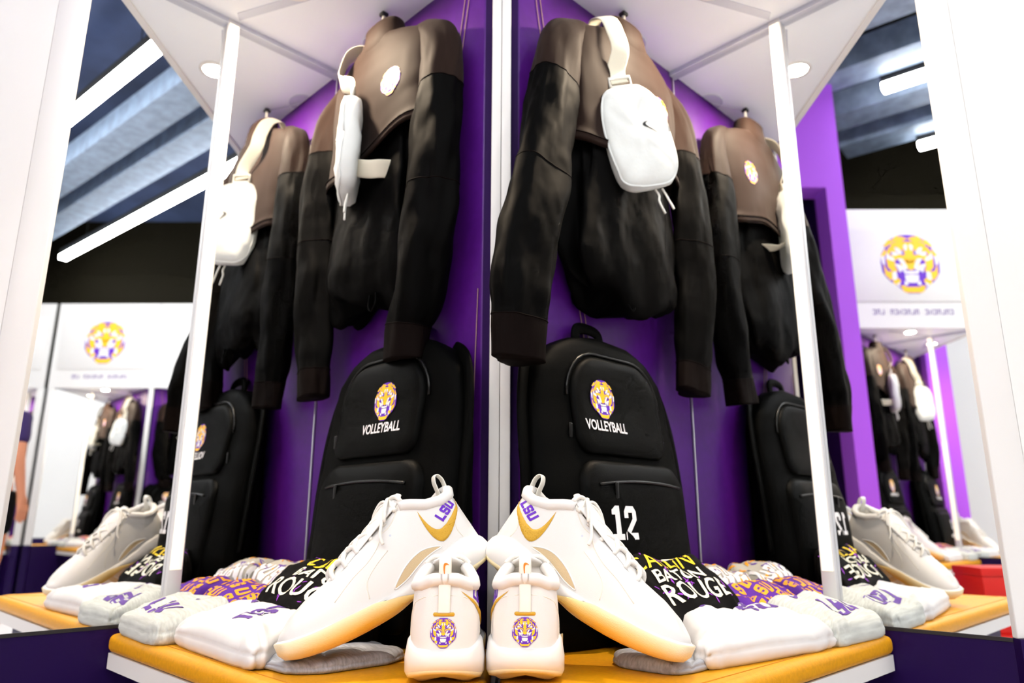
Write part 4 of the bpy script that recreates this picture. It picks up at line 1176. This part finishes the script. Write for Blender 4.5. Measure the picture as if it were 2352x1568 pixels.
row(MR(2.67, -0.95), (-1, 1), 'opposite, in the left mirror', 0)
row(MR(2.67, -2.68), (-1,), 'opposite, far left edge', 1)
row(ML(-0.78, 0.13), (-1,), 'reflected in the right mirror', 2)
row(ML(-0.78, -1.60), (1, -1), 'at the right mirror edge', 3)

# red shoe boxes stacked on the floor
for k in range(4):
    r = thing('shoe_box', ['bottom red shoe box of the stack in the right mirror', 'second red shoe box from the floor in the right mirror', 'third red shoe box from the floor in the right mirror', 'top red shoe box of the stack in the right mirror'][k], 'box', (-1.02+0.008*(k % 2), 0.02, 0.121*k), (0, 0, 0.06*(-1)**k+0.1), 'red shoe boxes')
    box('tray', (-0.10, -0.17, 0.0), (0.10, 0.17, 0.088), 'box_red', r, 0.002)
    box('lid', (-0.104, -0.174, 0.0885), (0.104, 0.174, 0.120), 'box_red', r, 0.002)
    decal('check', [('logo_white', [swoosh(0.08)])], flatbvh((0.1045, 0, 0), (1, 0, 0)), (0.1045, 0.0, 0.10), (0, 1, 0), (0, 0, 1), (1, 0, 0), r, 0.2, 0.0006)

# ------------------------------------------------------------------ the person standing by the opposite lockers
def skin_mesh(name, joints, edges, m, parent, root=0, sub=2):
    me = bpy.data.meshes.new(name)
    me.from_pydata([j[0] for j in joints], edges, [])
    o = bpy.data.objects.new(name, me); link(o, parent)
    sm = o.modifiers.new('skin', 'SKIN'); sm.use_smooth_shade = True
    for i, j in enumerate(joints):
        rx = j[1]; me.skin_vertices[0].data[i].radius = (rx if isinstance(rx, tuple) else (rx, rx))
        me.skin_vertices[0].data[i].use_root = (i == root)
    ss = o.modifiers.new('sub', 'SUBSURF'); ss.levels = sub; ss.render_levels = sub
    dg = bpy.context.evaluated_depsgraph_get(); ev = o.evaluated_get(dg)
    nm = bpy.data.meshes.new_from_object(ev)
    o.modifiers.clear(); o.data = nm; nm.materials.clear(); nm.materials.append(MATS[m])
    nm.polygons.foreach_set('use_smooth', [True]*len(nm.polygons))
    return o

def person():
    r = thing('person', 'person in a dark purple tee and black shorts at the left mirror edge', 'person', (3.02, -1.52, 0), (0, 0, 1.9))
    J = [((0, 0, 0.90), (0.135, 0.10)), ((0, 0.01, 1.05), (0.125, 0.09)), ((0, 0.01, 1.22), (0.145, 0.10)), ((0, 0, 1.36), (0.12, 0.075)), ((0, -0.005, 1.44), 0.052), ((0, -0.015, 1.51), 0.056), ((0, -0.02, 1.60), (0.074, 0.088)), ((0, -0.012, 1.68), (0.060, 0.075))]
    E_ = [(0, 1), (1, 2), (2, 3), (3, 4), (4, 5), (5, 6), (6, 7)]
    for sg in (-1, 1):
        b = len(J)
        J += [((sg*0.175, 0, 1.34), 0.056), ((sg*0.225, 0.02, 1.08), 0.041), ((sg*0.235, -0.03, 0.84), 0.028), ((sg*0.235, -0.045, 0.78), (0.020, 0.034)), ((sg*0.235, -0.055, 0.73), (0.018, 0.036))]
        E_ += [(3, b), (b, b+1), (b+1, b+2), (b+2, b+3), (b+3, b+4)]
        for k, (dy, ln) in enumerate(((-0.030, 0.060), (-0.010, 0.075), (0.010, 0.070), (0.026, 0.055))):
            c = len(J)
            J += [((sg*0.235, -0.055+dy, 0.715), 0.0095), ((sg*0.230, -0.058+dy, 0.715-ln*0.55), 0.0088), ((sg*0.222, -0.058+dy, 0.715-ln), 0.0075)]
            E_ += [(b+4, c), (c, c+1), (c+1, c+2)]
        c = len(J)
        J += [((sg*0.225, -0.085, 0.765), 0.011), ((sg*0.218, -0.105, 0.735), 0.0095), ((sg*0.212, -0.108, 0.712), 0.008)]
        E_ += [(b+3, c), (c, c+1), (c+1, c+2)]
        b = len(J)
        J += [((sg*0.09, 0, 0.82), 0.088), ((sg*0.10, -0.01, 0.49), 0.060), ((sg*0.105, 0.012, 0.30), 0.052), ((sg*0.105, 0.02, 0.10), 0.036), ((sg*0.108, -0.01, 0.045), (0.038, 0.036)), ((sg*0.115, -0.13, 0.032), (0.040, 0.026))]
        E_ += [(0, b), (b, b+1), (b+1, b+2), (b+2, b+3), (b+3, b+4), (b+4, b+5)]
    skin_mesh('body', J, E_, 'skin', r)
    # nose and ears stay with the head
    JS = [((0, 0.01, 0.86), (0.160, 0.125)), ((0, 0.01, 1.05), (0.150, 0.112)), ((0, 0.01, 1.22), (0.162, 0.118)), ((0, 0, 1.345), (0.128, 0.086)), ((0, 0, 1.405), (0.075, 0.062))]
    ES = [(0, 1), (1, 2), (2, 3), (3, 4)]
    for sg in (-1, 1):
        b = len(JS); JS += [((sg*0.170, 0, 1.335), 0.074), ((sg*0.212, 0.014, 1.14), 0.062)]; ES += [(3, b), (b, b+1)]
    skin_mesh('tee_shirt', JS, ES, 'cloth_purple', r)
    JP = [((0, 0, 0.92), (0.150, 0.115))]; EP = []
    for sg in (-1, 1):
        b = len(JP); JP += [((sg*0.092, 0, 0.80), 0.104), ((sg*0.102, -0.005, 0.54), 0.088)]; EP += [(0, b), (b, b+1)]
    skin_mesh('shorts', JP, EP, 'cloth_black', r)
    JH = [((0, 0.012, 1.70), (0.062, 0.080)), ((0, 0.030, 1.645), (0.080, 0.078)), ((0, 0.045, 1.57), (0.070, 0.050))]
    skin_mesh('hair', JH, [(0, 1), (1, 2)], 'hair', r)
    for sg in (-1, 1):
        tube('ear', [(sg*0.078, -0.01, 1.605), (sg*0.086, 0.004, 1.612), (sg*0.085, 0.006, 1.585), (sg*0.078, -0.004, 1.570)], 0.007, 'skin', r, 8, 4)
        loft_obj('eye', [[Vector((sg*0.028+0.010*math.cos(a)*k, -0.098-0.004*(1-k), 1.605+0.006*math.sin(a)*k)) for a in [q*PI/6 for q in range(12)]] for k in (1.0, 0.6, 0.2)], 'cloth_black', r, False, True)
    tube('nose', [(0, -0.098, 1.61), (0, -0.112, 1.580), (0, -0.104, 1.566)], [0.006, 0.012, 0.009], 'skin', r, 8)
    tube('mouth', [(-0.022, -0.092, 1.538), (0, -0.098, 1.534), (0.022, -0.092, 1.538)], 0.004, 'box_red', r, 6)
person()
